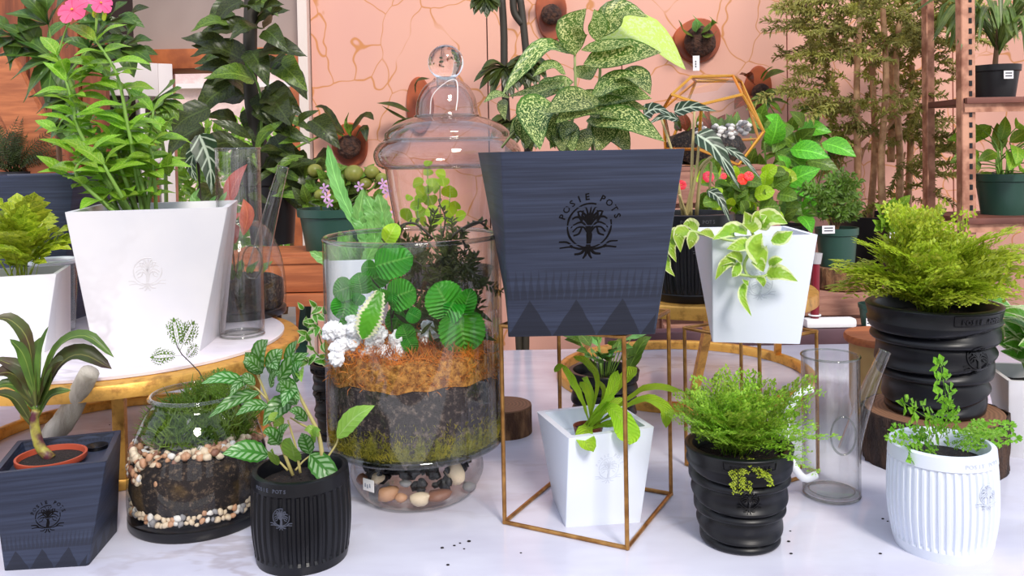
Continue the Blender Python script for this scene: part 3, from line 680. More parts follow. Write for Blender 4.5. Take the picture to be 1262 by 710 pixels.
# navy pot on the tray, far left behind
c = at(18, 270, 1.42); pn = thing('square_pot', 'large empty navy square pot behind the small white fern pot at left', 'pot', (c.x, 1.42, RZ)); square_pot(pn, (c.x-.03, 1.545), .05, -.12, .24, .18, wz(30, 217, 1.36)-RZ, RZ, MT['navy'], wall=.008)
# terracotta liner, ledge and watering hole in the front navy pot
ca, sa = math.cos(.2963), math.sin(.2963)
def loc1(x, y, z): return V((-.5263+ca*x-sa*y, .9791+sa*x+ca*y, z))
mb = MB(); s_ = .1005/2; zz = .116-.012
mb.face([loc1(-s_, -s_, zz), loc1(s_, -s_, zz), loc1(s_, s_, zz), loc1(-s_, s_, zz)]); mb.face([loc1(-s_, s_, zz-.004), loc1(s_, s_, zz-.004), loc1(s_, -s_, zz-.004), loc1(-s_, -s_, zz-.004)]); build(mb, 'inner_shelf', MT['navy'], p1)
mb = MB(); q = loc1(.033, .033, 0); mb.lathe([(.0125, zz), (.0125, zz+.004), (.0105, zz+.004), (.004, zz-.0005)], 24, q, cap1=True); build(mb, 'watering_hole', MT['blackrel'], p1)
cc = loc1(-.008, -.008, 0); mb = MB(); mb.lathe([(.026, zz), (.036, zz+.004), (.0375, zz+.006), (.0375, zz+.011), (.035, zz+.011), (.034, zz+.004)], 36, cc); ln_ = build(mb, 'liner_pot', MT['terra'], p1, label='terracotta-coloured liner pot')
mb = MB(); mb.lathe([(.0345, zz+.005), (.001, zz+.008)], 20, cc); build(mb, 'soil', MT['soil'], p1)
# cordyline
b = cc+V((0, 0, zz+.006)); d0 = b.y; top = at(45, 505, d0)
stem(p1, [b, at(49, 550, d0), at(42, 520, d0), top], .006, plain('cane_stem', (176, 170, 70), .5, c2=(90, 44, 54), vscale=60), taper=.8, sides=8, name='cane')
for (pts, w_, m_) in (([(44, 500), (36, 425), (15, 396), (-8, 392)], 17, 'cordred'), ([(47, 492), (50, 440), (60, 402)], 13, 'cordyline'), ([(47, 490), (70, 430), (105, 414), (141, 441)], 15, 'cordyline'),
        ([(48, 498), (72, 452), (100, 437), (138, 455)], 27, 'cordred'), ([(43, 495), (30, 460), (-6, 441)], 19, 'cordred'), ([(42, 500), (18, 462), (-12, 462)], 20, 'cordred'), ([(46, 515), (62, 488), (88, 481)], 13, 'cordyline'),
        ([(41, 525), (18, 492), (-10, 484)], 14, 'cordred'), ([(45, 490), (44, 440), (54, 414)], 16, 'cordyline'), ([(43, 505), (25, 480), (8, 474), (-10, 480)], 15, 'cordyline'), ([(46, 500), (58, 470), (70, 448), (78, 444)], 17, 'cordred'),
        ([(44, 490), (30, 440), (12, 418)], 14, 'cordyline'), ([(47, 505), (60, 480), (64, 452)], 17, 'cordyline')):
    o_ = U(-.03, .02); n_ = len(pts)-1; leaf(p1, [at(x, y, d0+o_*i/n_) for i, (x, y) in enumerate(pts)], S(w_, d0), LM[m_], 'strap', fold=.25, n=12)
# ================================================================ ferns and leaf clumps
def fern(root, c, n, lens, mat, kind, el=(25, 85), nvar=3, az=None, s_=None, wide=1.0, spread=.02):
    ms = [unit((kind, mat.name, i), lambda i=i: (maiden(mat, i+3) if kind == 'maiden' else pinnate(mat, *s_[0], seed=i+2, **s_[1]))) for i in range(nvar)]
    for i in range(n):
        a = (az if az else (0, 360)); a = math.radians(U(*a)); e = math.radians(el[0]+(el[1]-el[0])*rnd.random()**.8); L = U(*lens)
        d = V((math.cos(a)*math.cos(e), math.sin(a)*math.cos(e), math.sin(e))); base = V(c)+V((math.cos(a), math.sin(a), 0))*U(0, spread)
        up = V((-math.cos(a)*math.sin(e), -math.sin(a)*math.sin(e), math.cos(e)))+jit(.3)
        put(root, ms[i % nvar], base, d, up, (L*wide, L, L), 'frond')
# small white fern pot at left edge
c2_ = V((-.7407, 1.2844, RZ+.1)); fern(p2, c2_, 26, (.08, .145), LM['fernlime'], 'broadfern', (25, 85), s_=((7, .3, .17), dict(prf='ovate')))
# white square pot in the stand: liner and bird's nest leaves
c5 = V((.0995-.008, 1.0641-.012, 0)); mb = MB(); mb.box((.0995, 1.0641, .088), (.09, .09, .003), .29); build(mb, 'inner_shelf', MT['white'], p5)
zz = .0895; lc = V((c5.x, c5.y, 0)); mb = MB(); mb.lathe([(.014, zz), (.019, zz+.021), (.0175, zz+.021), (.0165, zz+.016)], 28, lc); build(mb, 'liner_pot', MT['brownpot'], p5, label='small brown liner pot'); mb = MB(); mb.lathe([(.017, zz+.017), (.001, zz+.019)], 16, lc); build(mb, 'soil', MT['soil'], p5)
def cl(crop, sc_, off): return lambda x, y: (off[0]+x/sc_, off[1]+y/sc_)
K = cl(0, 4.507, (620, 380)); d5 = c5.y
for pts, w_, dz in (([(480, 640), (440, 520), (390, 420), (325, 310)], 55, -.02), ([(510, 620), (525, 420), (470, 310), (390, 270)], 52, 0), ([(500, 610), (470, 480), (425, 410)], 55, 0), ([(520, 600), (590, 490), (640, 345)], 72, -.03), ([(600, 560), (650, 420), (745, 330)], 80, .0),
        ([(540, 620), (700, 500), (820, 440), (1002, 462)], 48, -.02), ([(560, 620), (700, 540), (800, 505), (900, 560), (905, 665)], 75, -.04), ([(520, 600), (580, 560), (640, 600), (690, 700), (700, 760)], 140, -.06), ([(515, 620), (470, 660), (450, 720), (500, 800)], 105, -.07),
        ([(530, 600), (560, 530), (620, 500)], 60, -.03), ([(520, 610), (500, 500), (460, 400), (445, 385)], 35, .02), ([(510, 610), (560, 480), (530, 400)], 30, .02), ([(520, 620), (600, 540), (700, 530)], 70, .03), ([(540, 640), (620, 640), (700, 640)], 80, -.02)):
    n_ = len(pts)-1; P_ = [at(*K(x, y), d5+dz*i/n_) for i, (x, y) in enumerate(pts)]; P_[0] = V((lc.x+U(-.006, .006), lc.y+U(-.006, .006), zz+.017))
    leaf(p5, P_, S(w_/4.507, d5), LM['nest'], 'obovate', fold=.18, n=14, wave=.06, wn=4)
leaf(p5, [at(*K(325, 310), d5-.02), at(*K(285, 355), d5-.025)], S(8, d5), LM['nest'], 'round', label='curled tip of a strap leaf')
# dieffenbachia-like speckled plant
K = cl(0, 3.157, (580, 0)); d4 = 1.0313; cb = V((.0769, 1.0313, WH+.19))
for pts in ([(420, 640), (405, 400), (405, 210)], [(480, 640), (500, 330), (490, 160)], [(400, 640), (370, 420), (370, 310)], [(450, 640), (470, 480), (470, 420)], [(350, 640), (300, 520), (200, 490), (120, 575)]):
    stem(p4, [V((cb.x+U(-.03, .03), d4+U(-.02, .03), cb.z))]+[at(*K(x, y), d4+.0) for x, y in pts[1:]], .0024, plain('pale_stem', (150, 160, 100), .5) if 'pale_stem' not in bpy.data.materials else bpy.data.materials['pale_stem'])
for pts, w_, dz, m_ in (([(405, 215), (390, 120), (450, 32)], 105, -.02, 0), ([(490, 160), (495, 90), (480, 35)], 60, -.01, 0), ([(490, 145), (580, 45), (692, 68)], 92, -.01, 0), ([(400, 210), (290, 180), (200, 270), (120, 372)], 62, -.05, 0), ([(500, 150), (680, 140), (838, 272)], 170, .06, 1), ([(430, 195), (540, 180), (640, 170)], 55, -.02, 0),
        ([(440, 250), (600, 215), (742, 205)], 120, -.03, 0), ([(370, 290), (310, 255), (240, 300)], 45, -.03, 0), ([(370, 315), (260, 350), (140, 378)], 40, .0, 0), ([(400, 320), (310, 350), (215, 405)], 80, .03, 0), ([(410, 300), (440, 290), (500, 250)], 70, .03, 0),
        ([(470, 370), (580, 320), (708, 330)], 90, -.05, 0), ([(470, 400), (600, 370), (706, 385)], 85, -.02, 0), ([(485, 375), (400, 400), (290, 440)], 110, -.09, 0), ([(340, 420), (250, 440), (270, 585)], 120, -.08, 0), ([(450, 470), (600, 470), (756, 552)], 100, -.07, 0), ([(480, 440), (580, 410), (690, 425)], 70, -.01, 0),
        ([(400, 480), (350, 510), (310, 580)], 70, -.05, 0), ([(390, 470), (380, 530), (400, 600)], 65, -.06, 0), ([(450, 500), (440, 560), (435, 610)], 70, -.05, 0), ([(150, 380), (100, 370), (50, 400)], 36, -.04, 0), ([(130, 385), (125, 420), (135, 470)], 34, -.04, 0), ([(250, 450), (190, 470), (150, 520)], 40, 0, 0), ([(420, 420), (480, 390), (560, 400)], 80, .0, 0), ([(260, 340), (330, 330), (380, 330)], 60, .03, 0), ([(300, 480), (240, 500), (215, 580)], 70, -.03, 0),
        ([(500, 430), (430, 420), (330, 480)], 100, -.08, 0), ([(330, 420), (290, 470), (330, 580)], 75, -.05, 0), ([(520, 470), (520, 520), (490, 600)], 80, -.04, 0), ([(500, 330), (590, 350), (690, 300)], 80, .0, 0), ([(470, 500), (560, 520), (620, 600)], 90, -.02, 0), ([(230, 430), (210, 500), (240, 590)], 70, -.02, 0), ([(560, 300), (640, 300), (700, 370)], 90, -.06, 0), ([(460, 440), (560, 430), (700, 500)], 100, -.04, 0), ([(360, 500), (350, 540), (360, 600)], 60, -.07, 0)):
    n_ = len(pts)-1; leaf(p4, [at(*K(x, y), d4+dz*(i+.5)/(n_+.5)) for i, (x, y) in enumerate(pts)], S(w_*1.3/3.157, d4), LM['diffpale' if m_ else 'diffen'], 'ovate', fold=.14, n=12, nrm=V((U(-.3, .3), -.75, .65)), label='large leaf coloured pale as if backlit' if m_ else None)
# trailing cream-edged plant
K = cl(0, 3.229, (800, 230)); d6 = 1.1439-.067
def d6f(px, py): return d6-.012 if py > 285 else d6+.02
for pts in ([(190, 185), (260, 200), (330, 215), (400, 215)], [(400, 215), (400, 260), (378, 310), (395, 355), (450, 358), (470, 350)], [(395, 355), (350, 345), (325, 305)], [(200, 184), (150, 178), (110, 200)], [(420, 205), (400, 160), (385, 110)], [(85, 215), (70, 270), (75, 310)]):
    stem(p6, [at(*K(x, y), d6f(*K(x, y))) for x, y in pts], .0021, plain('pale_vine', (176, 200, 120), .5) if 'pale_vine' not in bpy.data.materials else bpy.data.materials['pale_vine'], n=14, taper=.8)
for pts, w_ in (([(412, 185), (400, 150), (378, 98)], 85), ([(410, 170), (425, 120), (435, 95)], 45), ([(425, 165), (480, 125), (552, 148)], 85), ([(388, 192), (330, 175), (252, 212)], 75), ([(408, 225), (360, 235), (308, 248)], 58), ([(462, 312), (420, 240), (450, 185)], 88), ([(485, 215), (530, 205), (573, 178)], 62), ([(465, 352), (520, 345), (592, 378)], 70), ([(478, 315), (505, 295), (532, 290)], 42),
        ([(430, 360), (450, 375), (455, 400)], 34), ([(385, 378), (370, 440), (408, 518)], 36), ([(335, 300), (300, 310), (262, 372)], 46), ([(345, 300), (320, 290), (275, 318)], 42), ([(370, 300), (345, 275), (305, 275)], 44), ([(420, 290), (440, 310), (455, 340)], 52), ([(360, 300), (345, 340), (330, 360)], 40), ([(375, 370), (385, 380), (395, 395)], 26), ([(430, 150), (440, 130), (470, 115)], 50),
        ([(190, 178), (165, 150), (135, 150)], 55), ([(165, 178), (120, 190), (125, 262)], 60), ([(180, 180), (170, 210), (160, 250)], 50), ([(110, 200), (85, 240), (108, 302)], 44), ([(75, 275), (70, 320), (103, 358)], 34), ([(120, 190), (100, 180), (85, 210)], 36), ([(260, 200), (230, 185), (200, 182)], 40)):
    n_ = len(pts)-1; leaf(p6, [at(*K(x, y), d6f(*K(x, y))-.012*(i > 0)) for i, (x, y) in enumerate(pts)], S(w_/3.229, d6), LM['hoya'], 'ovate', fold=.18, n=10, nrm=V((U(-.2, .2), -.9, .45)))
# right edge variegated shrub
c7 = V((.7637, 1.238, .105))
for i in range(12):
    a = U(0, 6.28); h_ = U(.05, .11); r_ = U(.02, .055); tip = c7+V((math.cos(a)*r_, math.sin(a)*r_, h_)); stem(p7, [c7+V((math.cos(a)*.01, math.sin(a)*.01, 0)), c7+V((math.cos(a)*r_*.5, math.sin(a)*r_*.5, h_*.6)), tip], .0016)
    for j in range(5):
        b = c7.lerp(tip, .55+.12*j); a2 = a+U(-2, 2); d = V((math.cos(a2), math.sin(a2), U(-.1, .9))).normalized()
        put(p7, uleaf(LM['varieg'], 'ovate', .55), b, d, jit(.4)+V((0, -.5, .8)), U(.036, .052))
# ================================================================ periwinkle in the big white pot
cb = V((-.5337, 1.2957, RZ+.19)); d3 = 1.2957; K = cl(0, 2.96, (0, 0))
vst = [([(520, 640), (470, 480), (430, 280), (345, 140)], 0), ([(400, 690), (300, 500), (265, 380), (240, 290)], 0), ([(480, 700), (490, 600), (470, 470)], 0), ([(430, 700), (330, 600), (270, 560)], 0), ([(560, 700), (560, 600), (545, 540)], 0), ([(460, 700), (420, 560), (400, 500)], 0), ([(380, 700), (300, 660), (230, 640)], 0),
       ([(345, 700), (380, 620), (440, 540), (460, 440)], .04), ([(500, 700), (560, 620), (620, 640)], 0), ([(420, 700), (380, 560), (330, 470), (320, 420)], .03), ([(440, 700), (450, 600), (560, 520), (600, 480)], .05), ([(400, 700), (330, 500), (200, 480)], .05), ([(300, 420), (240, 260), (210, 200)], .03), ([(500, 640), (420, 360), (350, 250), (290, 300)], .04), ([(480, 690), (540, 560), (560, 400)], .06), ([(450, 690), (440, 500), (480, 360)], .05), ([(350, 690), (280, 640), (330, 560)], -.04), ([(430, 690), (400, 640), (380, 600)], -.05)]
for pts, dz in vst:
    P_ = [at(*K(x, y), d3+dz) for x, y in pts]
    if pts[0][1] > 600: P_[0] = V((P_[0].x*.6+cb.x*.4, d3+dz*.6, cb.z))
    stem(p3, P_, .0034, MT['stem'], n=10)
    cv = curve(P_, 40); Lt = sum((cv[i+1]-cv[i]).length for i in range(40)); nn = max(2, int(Lt/.032))
    for i in range(nn+1):
        q = cv[int(8+31*i/nn)]; a0 = U(0, 3.14)
        for s_ in (0, 1):
            a = a0+s_*math.pi; d = V((math.cos(a), math.sin(a)*.8, U(.0, .5)-(.2 if i < nn else -.4))).normalized()
            put(p3, uleaf(LM['vinca'], 'ovate', .42, .1, n=8), q, d, V((U(-.3, .3), -.5, .9)), U(.042, .062))
def flower(root, c, r, mat, nrm=V((0, -1, .3)), n=5, name='flower', pw=.95):
    z = nrm.normalized(); x = z.orthogonal().normalized(); y = z.cross(x); mb = MB()
    for i in range(n):
        a = 2*math.pi*i/n+.4; d = x*math.cos(a)+y*math.sin(a); leafmb([c, c+d*r*.5+z*r*.08, c+d*r], r*pw, 'petal', z, 5, .04, mb=mb)
    f = build(mb, name, mat, root, sharp=0)
    e = MB(); e.lathe([(.0001, -r*.06), (r*.09, 0), (r*.09, r*.05), (.0001, r*.1)], 8); me = e.mesh('eye', plain('flower_eye', (214, 150, 40), .5) if 'flower_eye' not in bpy.data.materials else bpy.data.materials['flower_eye'])
    link('flower_eye', me, f, frame(c+z*r*.12, y, z, 1)); return f
flower(p3, at(90, 13, d3-.02), .024, LM['pink'], V((-.1, -.9, .5))); flower(p3, at(112, -3, d3+.01), .022, LM['pink'], V((.2, -.6, .9))); flower(p3, at(124, 4, d3), .018, LM['pink'], V((.6, -.7, .3)))
stem(p3, [at(72, 66, d3), at(80, 40, d3), at(90, 16, d3-.015)], .0016); stem(p3, [at(118, 40, d3), at(118, 20, d3), at(113, 0, d3+.01)], .0016); stem(p3, [at(118, 40, d3), at(122, 8, d3)], .0012)
for px, py in ((116, 14), (128, 18)): leaf(p3, [at(px, py+8, d3), at(px+2, py-4, d3)], .008, LM['lime'], 'round', name='bud')
# alocasia beside the periwinkle
pa = thing('alocasia_leaf_plant', 'dark arrow-shaped leaf with white veins rising behind the large white pot', 'plant', (at(252, 262, 1.42).x, 1.42, RZ))
def aloc(root, pts, w_, d, mat='alocasia', sc_=1): P_ = [at(x, y, d-.01*i) for i, (x, y) in enumerate(pts)]; return leaf(root, P_, S(w_, d), LM[mat], 'arrow', fold=.12, n=12, nrm=V((U(-.2, .2), -.9, .4)), crim=.04)
aloc(pa, [(246, 166), (258, 200), (261, 240)], 32, 1.42); aloc(pa, [(241, 180), (236, 205), (243, 225)], 18, 1.44)
nursery_pot(pa, (at(252, 262, 1.42).x, 1.418), .02, .016, .05, RZ, MT['blackpot'])
for t_ in ((246, 168), (241, 182)): stem(pa, [(at(252, 262, 1.42).x, 1.418, RZ+.045), at(246, 230, 1.46), at(*t_, 1.43)], .0022, MT['dstem'])
for pts, w_ in (([(250, 262), (240, 245), (246, 232)], 12), ([(262, 262), (275, 245), (280, 236)], 10), ([(258, 262), (262, 248), (270, 240)], 9)): leaf(pa, [at(x, y, 1.44) for x, y in pts], S(w_, 1.44), LM['bluefern'], 'lance')
# ================================================================ dome terrarium
def pebble(i, mat):
    def f():
        m_ = bmesh.new(); bmesh.ops.create_icosphere(m_, subdivisions=2 if i < 90 else 1, radius=1); r = random.Random(i)
        o = V((r.uniform(0, 9), r.uniform(0, 9), i))
        for v_ in m_.verts: v_.co *= 1+.35*MN.noise(v_.co*1.2+o)
        me = bpy.data.meshes.new('pebble'); m_.to_mesh(me); m_.free(); me.materials.append(mat); me.shade_smooth(); return me
    return unit(('peb', i, mat.name), f)
PEB = [plain('pebble_%s' % n, c, .55, var=.2, vscale=20) for n, c in (('cream', (226, 206, 178)), ('white', (232, 228, 222)), ('tan', (198, 150, 116)), ('brown', (140, 96, 76)), ('grey', (150, 148, 150)))]
COAL = plain('charcoal', (26, 26, 30), .5)
def strands(root, name, mat, n, fn, r0, r1, seg=3, wd=.0008, seed=1, kind='stuff'):
    """a mat of fine moss strands as one countless thing"""
    r = random.Random(seed); mb = MB()
    for i in range(n):
        p, nr = fn(r); L = r.uniform(r0, r1); d = (V(nr)+V((r.uniform(-1, 1), r.uniform(-1, 1), r.uniform(-1, 1)))*.9).normalized(); d2 = (d+V((r.uniform(-1, 1), r.uniform(-1, 1), r.uniform(-1, 1)))*.8).normalized()
        leafmb([p, p+d*L*.5, p+d*L*.5+d2*L*.5], wd, 'blade', V((r.uniform(-1, 1), -1, .5)), 2, .1, mb=mb)
    return tag(build(mb, name, mat, root, sharp=0), kind=kind)
dc = T(247, 634); DR = S(83, dc.y); dt_ = thing('dome_terrarium', 'open glass dome terrarium with pebbles and soil beside the front navy pot', 'terrarium', (dc.x, dc.y, 0), 'dome terrariums')
def dome_prof(R, h, lip, z0=.014):
    return [(R, z0), (R*1.01, z0+h*.12), (R*1.0, z0+h*.3), (R*.96, z0+h*.48), (R*.88, z0+h*.66), (R*.76, z0+h*.82), (R*.62, z0+h*.94), (lip+.004, z0+h*.985), (lip, z0+h)]
def smoothprof(p, k_=3): return [(q.x, q.y) for q in curve([V((a, b, 0)) for a, b in p], len(p)*k_)]
zr = wz(255, 484, dc.y); HD = zr-.014; LR = S(54, dc.y)
def dome(root, c, R, h, lip, z0=0):
    c = V((c[0], c[1], z0)); mb = MB(); mb.lathe([(R*.3, 0), (R*.98, 0), (R*1.005, .003), (R*1.005, .012), (R*.97, .014), (.001, .014)], 64, c, cap0=True); build(mb, 'base_tray', MT['blackrel'], root, label='black base')
    mb = MB(); mb.lathe(smoothprof(dome_prof(R, h, lip)), 72, c); build(mb, 'glass_dome', MT['glass'], root, sharp=0)
    mb = MB(); mb.tube([c+V((math.cos(a)*lip, math.sin(a)*lip, .014+h)) for a in [2*math.pi*i/56 for i in range(56)]], .0022, 8, closed=True); build(mb, 'glass_rim', MT['rimglass'], root, sharp=0)
dome(dt_, dc, DR, HD, LR)
def solid(root, c, prf_, name, mat, disp=.002, ns=60, n=72):
    rf = lambda th, z, r: r+disp*MN.noise(V((math.cos(th)*r*ns, math.sin(th)*r*ns, z*ns)))
    mb = MB(); mb.lathe(prf_, n, c, rf, cap0=True); return build(mb, name, mat, root, sharp=0)
k = NT('terrarium_soil'); z_ = k.new('SeparateXYZ'); k.l(k.obj(), z_.inputs[0]); n1 = k.noise(160, None, 4, .75); n2 = k.noise(26)
col = k.mix(k.step(n1, .5, .72), lin((34, 27, 27)), lin((118, 98, 80)))
k.color(k.mix(k.math('MULTIPLY', k.step(n2, .55, .7), .55), col, lin((110, 84, 40)))); k.set(Roughness=.95); k.bump(n1, 1, .004); MT['tsoil'] = k.m
solid(dt_, dc, [(DR*.93, .03), (DR*.965, .045), (DR*.965, .06), (DR*.95, .082), (DR*.85, .09), (DR*.4, .095), (.001, .097)], 'soil', MT['tsoil'])
solid(dt_, dc, [(DR*.88, .0145), (DR*.9, .03), (.001, .031)], 'charcoal_layer', COAL)
r = random.Random(3)
for i in range(84):
    a = math.radians(178+184*(i % 42)/42+(2 if i > 41 else 0)); rr = DR*r.uniform(.9, .935); s_ = r.uniform(.003, .0052)
    link('pebble', pebble(i % 6, PEB[(0, 0, 2, 1, 4, 0)[i % 6]]), dt_, M.Translation((dc.x+math.cos(a)*rr, dc.y+math.sin(a)*rr, .0185+r.uniform(0, .006)+(.007 if i > 41 else 0))) @ Euler((r.random()*6, r.random()*6, 0)).to_matrix().to_4x4() @ M.Diagonal((s_, s_*.8, s_*.8, 1)))
for i in range(210):
    a = math.radians(r.uniform(165, 375) if i < 130 else r.gauss(215, 16)); q = r.random(); rr = DR*(.55+.34*q); s_ = r.uniform(.0035, .0065); cz = .086+.01*max(0, math.cos(a-math.radians(335)))+r.uniform(0, .008)
    if i >= 130: rr = DR*r.uniform(.925, .95)*(1-.0); cz = r.uniform(.066, .098)-.0*q; rr *= (1 if cz < .08 else .97)
    link('pebble', pebble(i % 6, PEB[(0, 1, 2, 3, 2, 0)[i % 6]]), dt_, M.Translation((dc.x+math.cos(a)*rr, dc.y+math.sin(a)*rr, cz)) @ Euler((r.random()*6, r.random()*6, 0)).to_matrix().to_4x4() @ M.Diagonal((s_, s_*.85, s_*.8, 1)))
def fm(rr):
    a = rr.uniform(0, 6.28); q = math.sqrt(rr.random())*DR*.78; return V((dc.x+math.cos(a)*q, dc.y+math.sin(a)*q*.85+.006, .098+.055*rr.random()*(1.15-q/DR))), (0, 0, 1)
strands(dt_, 'moss', LM['moss'], 3000, fm, .012, .03, wd=.0022, seed=5)
k_ = MB(); cc = at(232, 545, dc.y-.035); m_ = bmesh.new()
for x, y, z in ((-.032, 0, -.03), (.03, .0, -.03), (-.02, .01, .008), (.0, .006, .028), (.022, .004, .0), (-.03, .02, -.03), (.03, .024, -.03), (.0, .02, .02)): m_.verts.new(cc+V((x, y, z))-V((dc.x, dc.y, 0)))
bmesh.ops.convex_hull(m_, input=m_.verts); me = bpy.data.meshes.new('quartz'); m_.to_mesh(me); m_.free(); me.materials.append(plain('grey_quartz', (170, 176, 172), .2)); link('quartz_shard', me, dt_, label='pale grey quartz shard')
# fern sprig rising from the dome
sg = curve([at(250, 482, dc.y), at(238, 452, dc.y), at(220, 432, dc.y), at(206, 420, dc.y)], 12)
stem(dt_, [at(262, 500, dc.y), at(248, 462, dc.y), at(222, 434, dc.y), at(214, 412, dc.y)], .0009, MT['dstem'])
fr_ = unit('sprig', lambda: pinnate(LM['mid'], 7, .32, .09, .06, 'lance', seed=9, sub=3))
for b_, t_, s_ in (((222, 434), (214, 384), 1), ((225, 438), (178, 440), 1), ((222, 432), (244, 390), 1), ((228, 444), (246, 422), 1)):
    A_, B_ = at(*b_, dc.y), at(*t_, dc.y-.01); L = (B_-A_).length; put(dt_, fr_, A_, B_-A_, (0, -1, .3), L*.8, 'frond')
for i in range(16): put(dt_, fr_, at(U(245, 300), 495, dc.y+U(-.02, .03)), V((U(-.6, .6), U(-.5, .5), .7)), (0, -1, .3), U(.025, .045), 'frond')
# second dome on the tray, behind the tall watering jug
d2c = at(296, 380, 1.52); d2 = thing('dome_terrarium', 'glass dome terrarium on the gold tray behind the tall glass watering can', 'terrarium', (d2c.x, 1.52, RZ), 'dome terrariums')
dome(d2, (d2c.x, 1.52), .08, .15, .035, RZ); solid(d2, V((d2c.x, 1.52, RZ)), [(.074, .0145), (.076, .03), (.075, .06), (.06, .068), (.001, .07)], 'soil', MT['tsoil'])
for i, (pts, w_) in enumerate((([(280, 255), (290, 225), (305, 202)], 26), ([(290, 300), (285, 275), (298, 262)], 22), ([(300, 290), (305, 265), (300, 245)], 20))): leaf(d2, [at(x, y, 1.48) for x, y in pts], S(w_, 1.48), LM['pinkleaf'], 'lance', label='pinkish leaf')
stem(d2, [(d2c.x, 1.5, RZ+.065), at(285, 290, 1.49), at(282, 255, 1.48)], .0016, MT['bstem']); stem(d2, [(d2c.x, 1.5, RZ+.065), at(296, 300, 1.49)], .0016, MT['bstem'])
for i in range(14): a = U(0, 6.28); put(d2, uleaf(LM['mid'], 'ovate', .5), (d2c.x+math.cos(a)*.04, 1.5+math.sin(a)*.04, RZ+.07), (math.cos(a), math.sin(a), 1), jit(.3)+V((0, -.5, 1)), U(.02, .035))
# ================================================================ tall cylinder terrarium on a squat glass bowl
jc = T(515, 606); jc = V((jc.x, jc.y, 0)); jt = thing('cylinder_terrarium', 'tall glass cylinder terrarium with crinkled mint-green leaves on a squat stone-filled glass base', 'terrarium', jc)
ZB = wz(520, 537, jc.y); ZT = wz(505, 291, jc.y); JR = S(109, jc.y); BR = S(82, jc.y)
mb = MB(); mb.lathe(smoothprof([(BR*.62, .001), (BR*.82, .004), (BR*.97, ZB*.3), (BR, ZB*.5), (BR*.93, ZB*.78), (BR*.84, ZB*.95)]), 72, jc); mb.lathe([(.001, .001), (BR*.62, .001)], 72, jc); build(mb, 'base_bowl', MT['glass'], jt, sharp=0)
mb = MB(); mb.lathe([(BR*.8, ZB-.003), (JR*.98, ZB-.0035), (JR*1.003, ZB), (JR*1.003, ZB+.002), (JR*.99, ZB+.004), (.001, ZB+.004)], 80, jc); build(mb, 'glass_floor', MT['rimglass'], jt)
mb = MB(); mb.lathe([(JR, ZB), (JR, ZT)], 96, jc); build(mb, 'glass_wall', MT['glass'], jt, sharp=0)
mb = MB(); mb.lathe([(JR-.004, ZB+.004), (JR-.004, ZT)], 96, jc); build(mb, 'inner_glass', MT['glass'], jt, sharp=0)
mb = MB(); mb.tube([jc+V((math.cos(a)*(JR-.002), math.sin(a)*(JR-.002), ZT)) for a in [2*math.pi*i/96 for i in range(96)]], .0032, 8, closed=True); build(mb, 'glass_rim', MT['rimglass'], jt, sharp=0)
r = random.Random(11)
for i in range(90):
    a = math.radians(r.uniform(170, 370)); rr = BR*r.uniform(.35, .8); s_ = r.uniform(.005, .010); z = r.uniform(ZB*.35, ZB*.8)
    link('charcoal_lump', pebble(100+i % 5, COAL), jt, M.Translation((jc.x+math.cos(a)*rr, jc.y+math.sin(a)*rr, z)) @ Euler((r.random()*6, r.random()*6, 0)).to_matrix().to_4x4() @ M.Diagonal((s_, s_*.8, s_*.8, 1)))
for px, py, w_, h_, m_ in ((561, 583, 25, 30, 0), (478, 608, 26, 20, 2), (517, 615, 26, 17, 0), (466, 590, 18, 14, 0), (494, 614, 16, 12, 2), (541, 610, 30, 14, 3), (578, 600, 18, 12, 4), (446, 590, 14, 14, 3), (500, 596, 16, 9, 4)):
    q = at(px, py, jc.y-BR*.74); dx = q.x-jc.x; yy = jc.y-math.sqrt(max(.0001, (BR*.8)**2-dx*dx)); q = at(px, py, yy); q.z = max(q.z, S(h_, yy)/2+.002)
    link('river_stone', pebble(40+px % 7, PEB[m_]), jt, M.Translation(q) @ M.Diagonal((S(w_, yy)/2, S(w_, yy)/2.6, S(h_, yy)/2, 1)), label='pale river stone' if m_ == 0 else None)
q = T(460, 610); a = math.atan2(-.8, -.6); pq = jc+V((math.cos(a)*(BR+.0008), math.sin(a)*(BR+.0008), ZB*.5)); mb = MB(); mb.box(pq, (.001, .019, .015), a); st_ = build(mb, 'price_sticker', MT['tag'], jt, bevel=.0003)
mf_ = lambda x, y, hh: pq+V((math.cos(a)*(.0006+hh), math.sin(a)*(.0006+hh), 0))+V((-math.sin(a), math.cos(a), 0))*x+V((0, 0, y-.002))
mb = MB(); [mb.grid([[mf_(x_-.0015, y_-.001, .0002), mf_(x_+.0015, y_-.001, .0002)], [mf_(x_-.001, y_+.004, .0002), mf_(x_+.0008, y_+.004, .0002)]]) for x_, y_ in ((-.005, 0), (-.001, -.001), (.003, .0005))]; build(mb, 'faded_print', plain('faded_ink', (150, 156, 172), .6), st_, smooth=False)
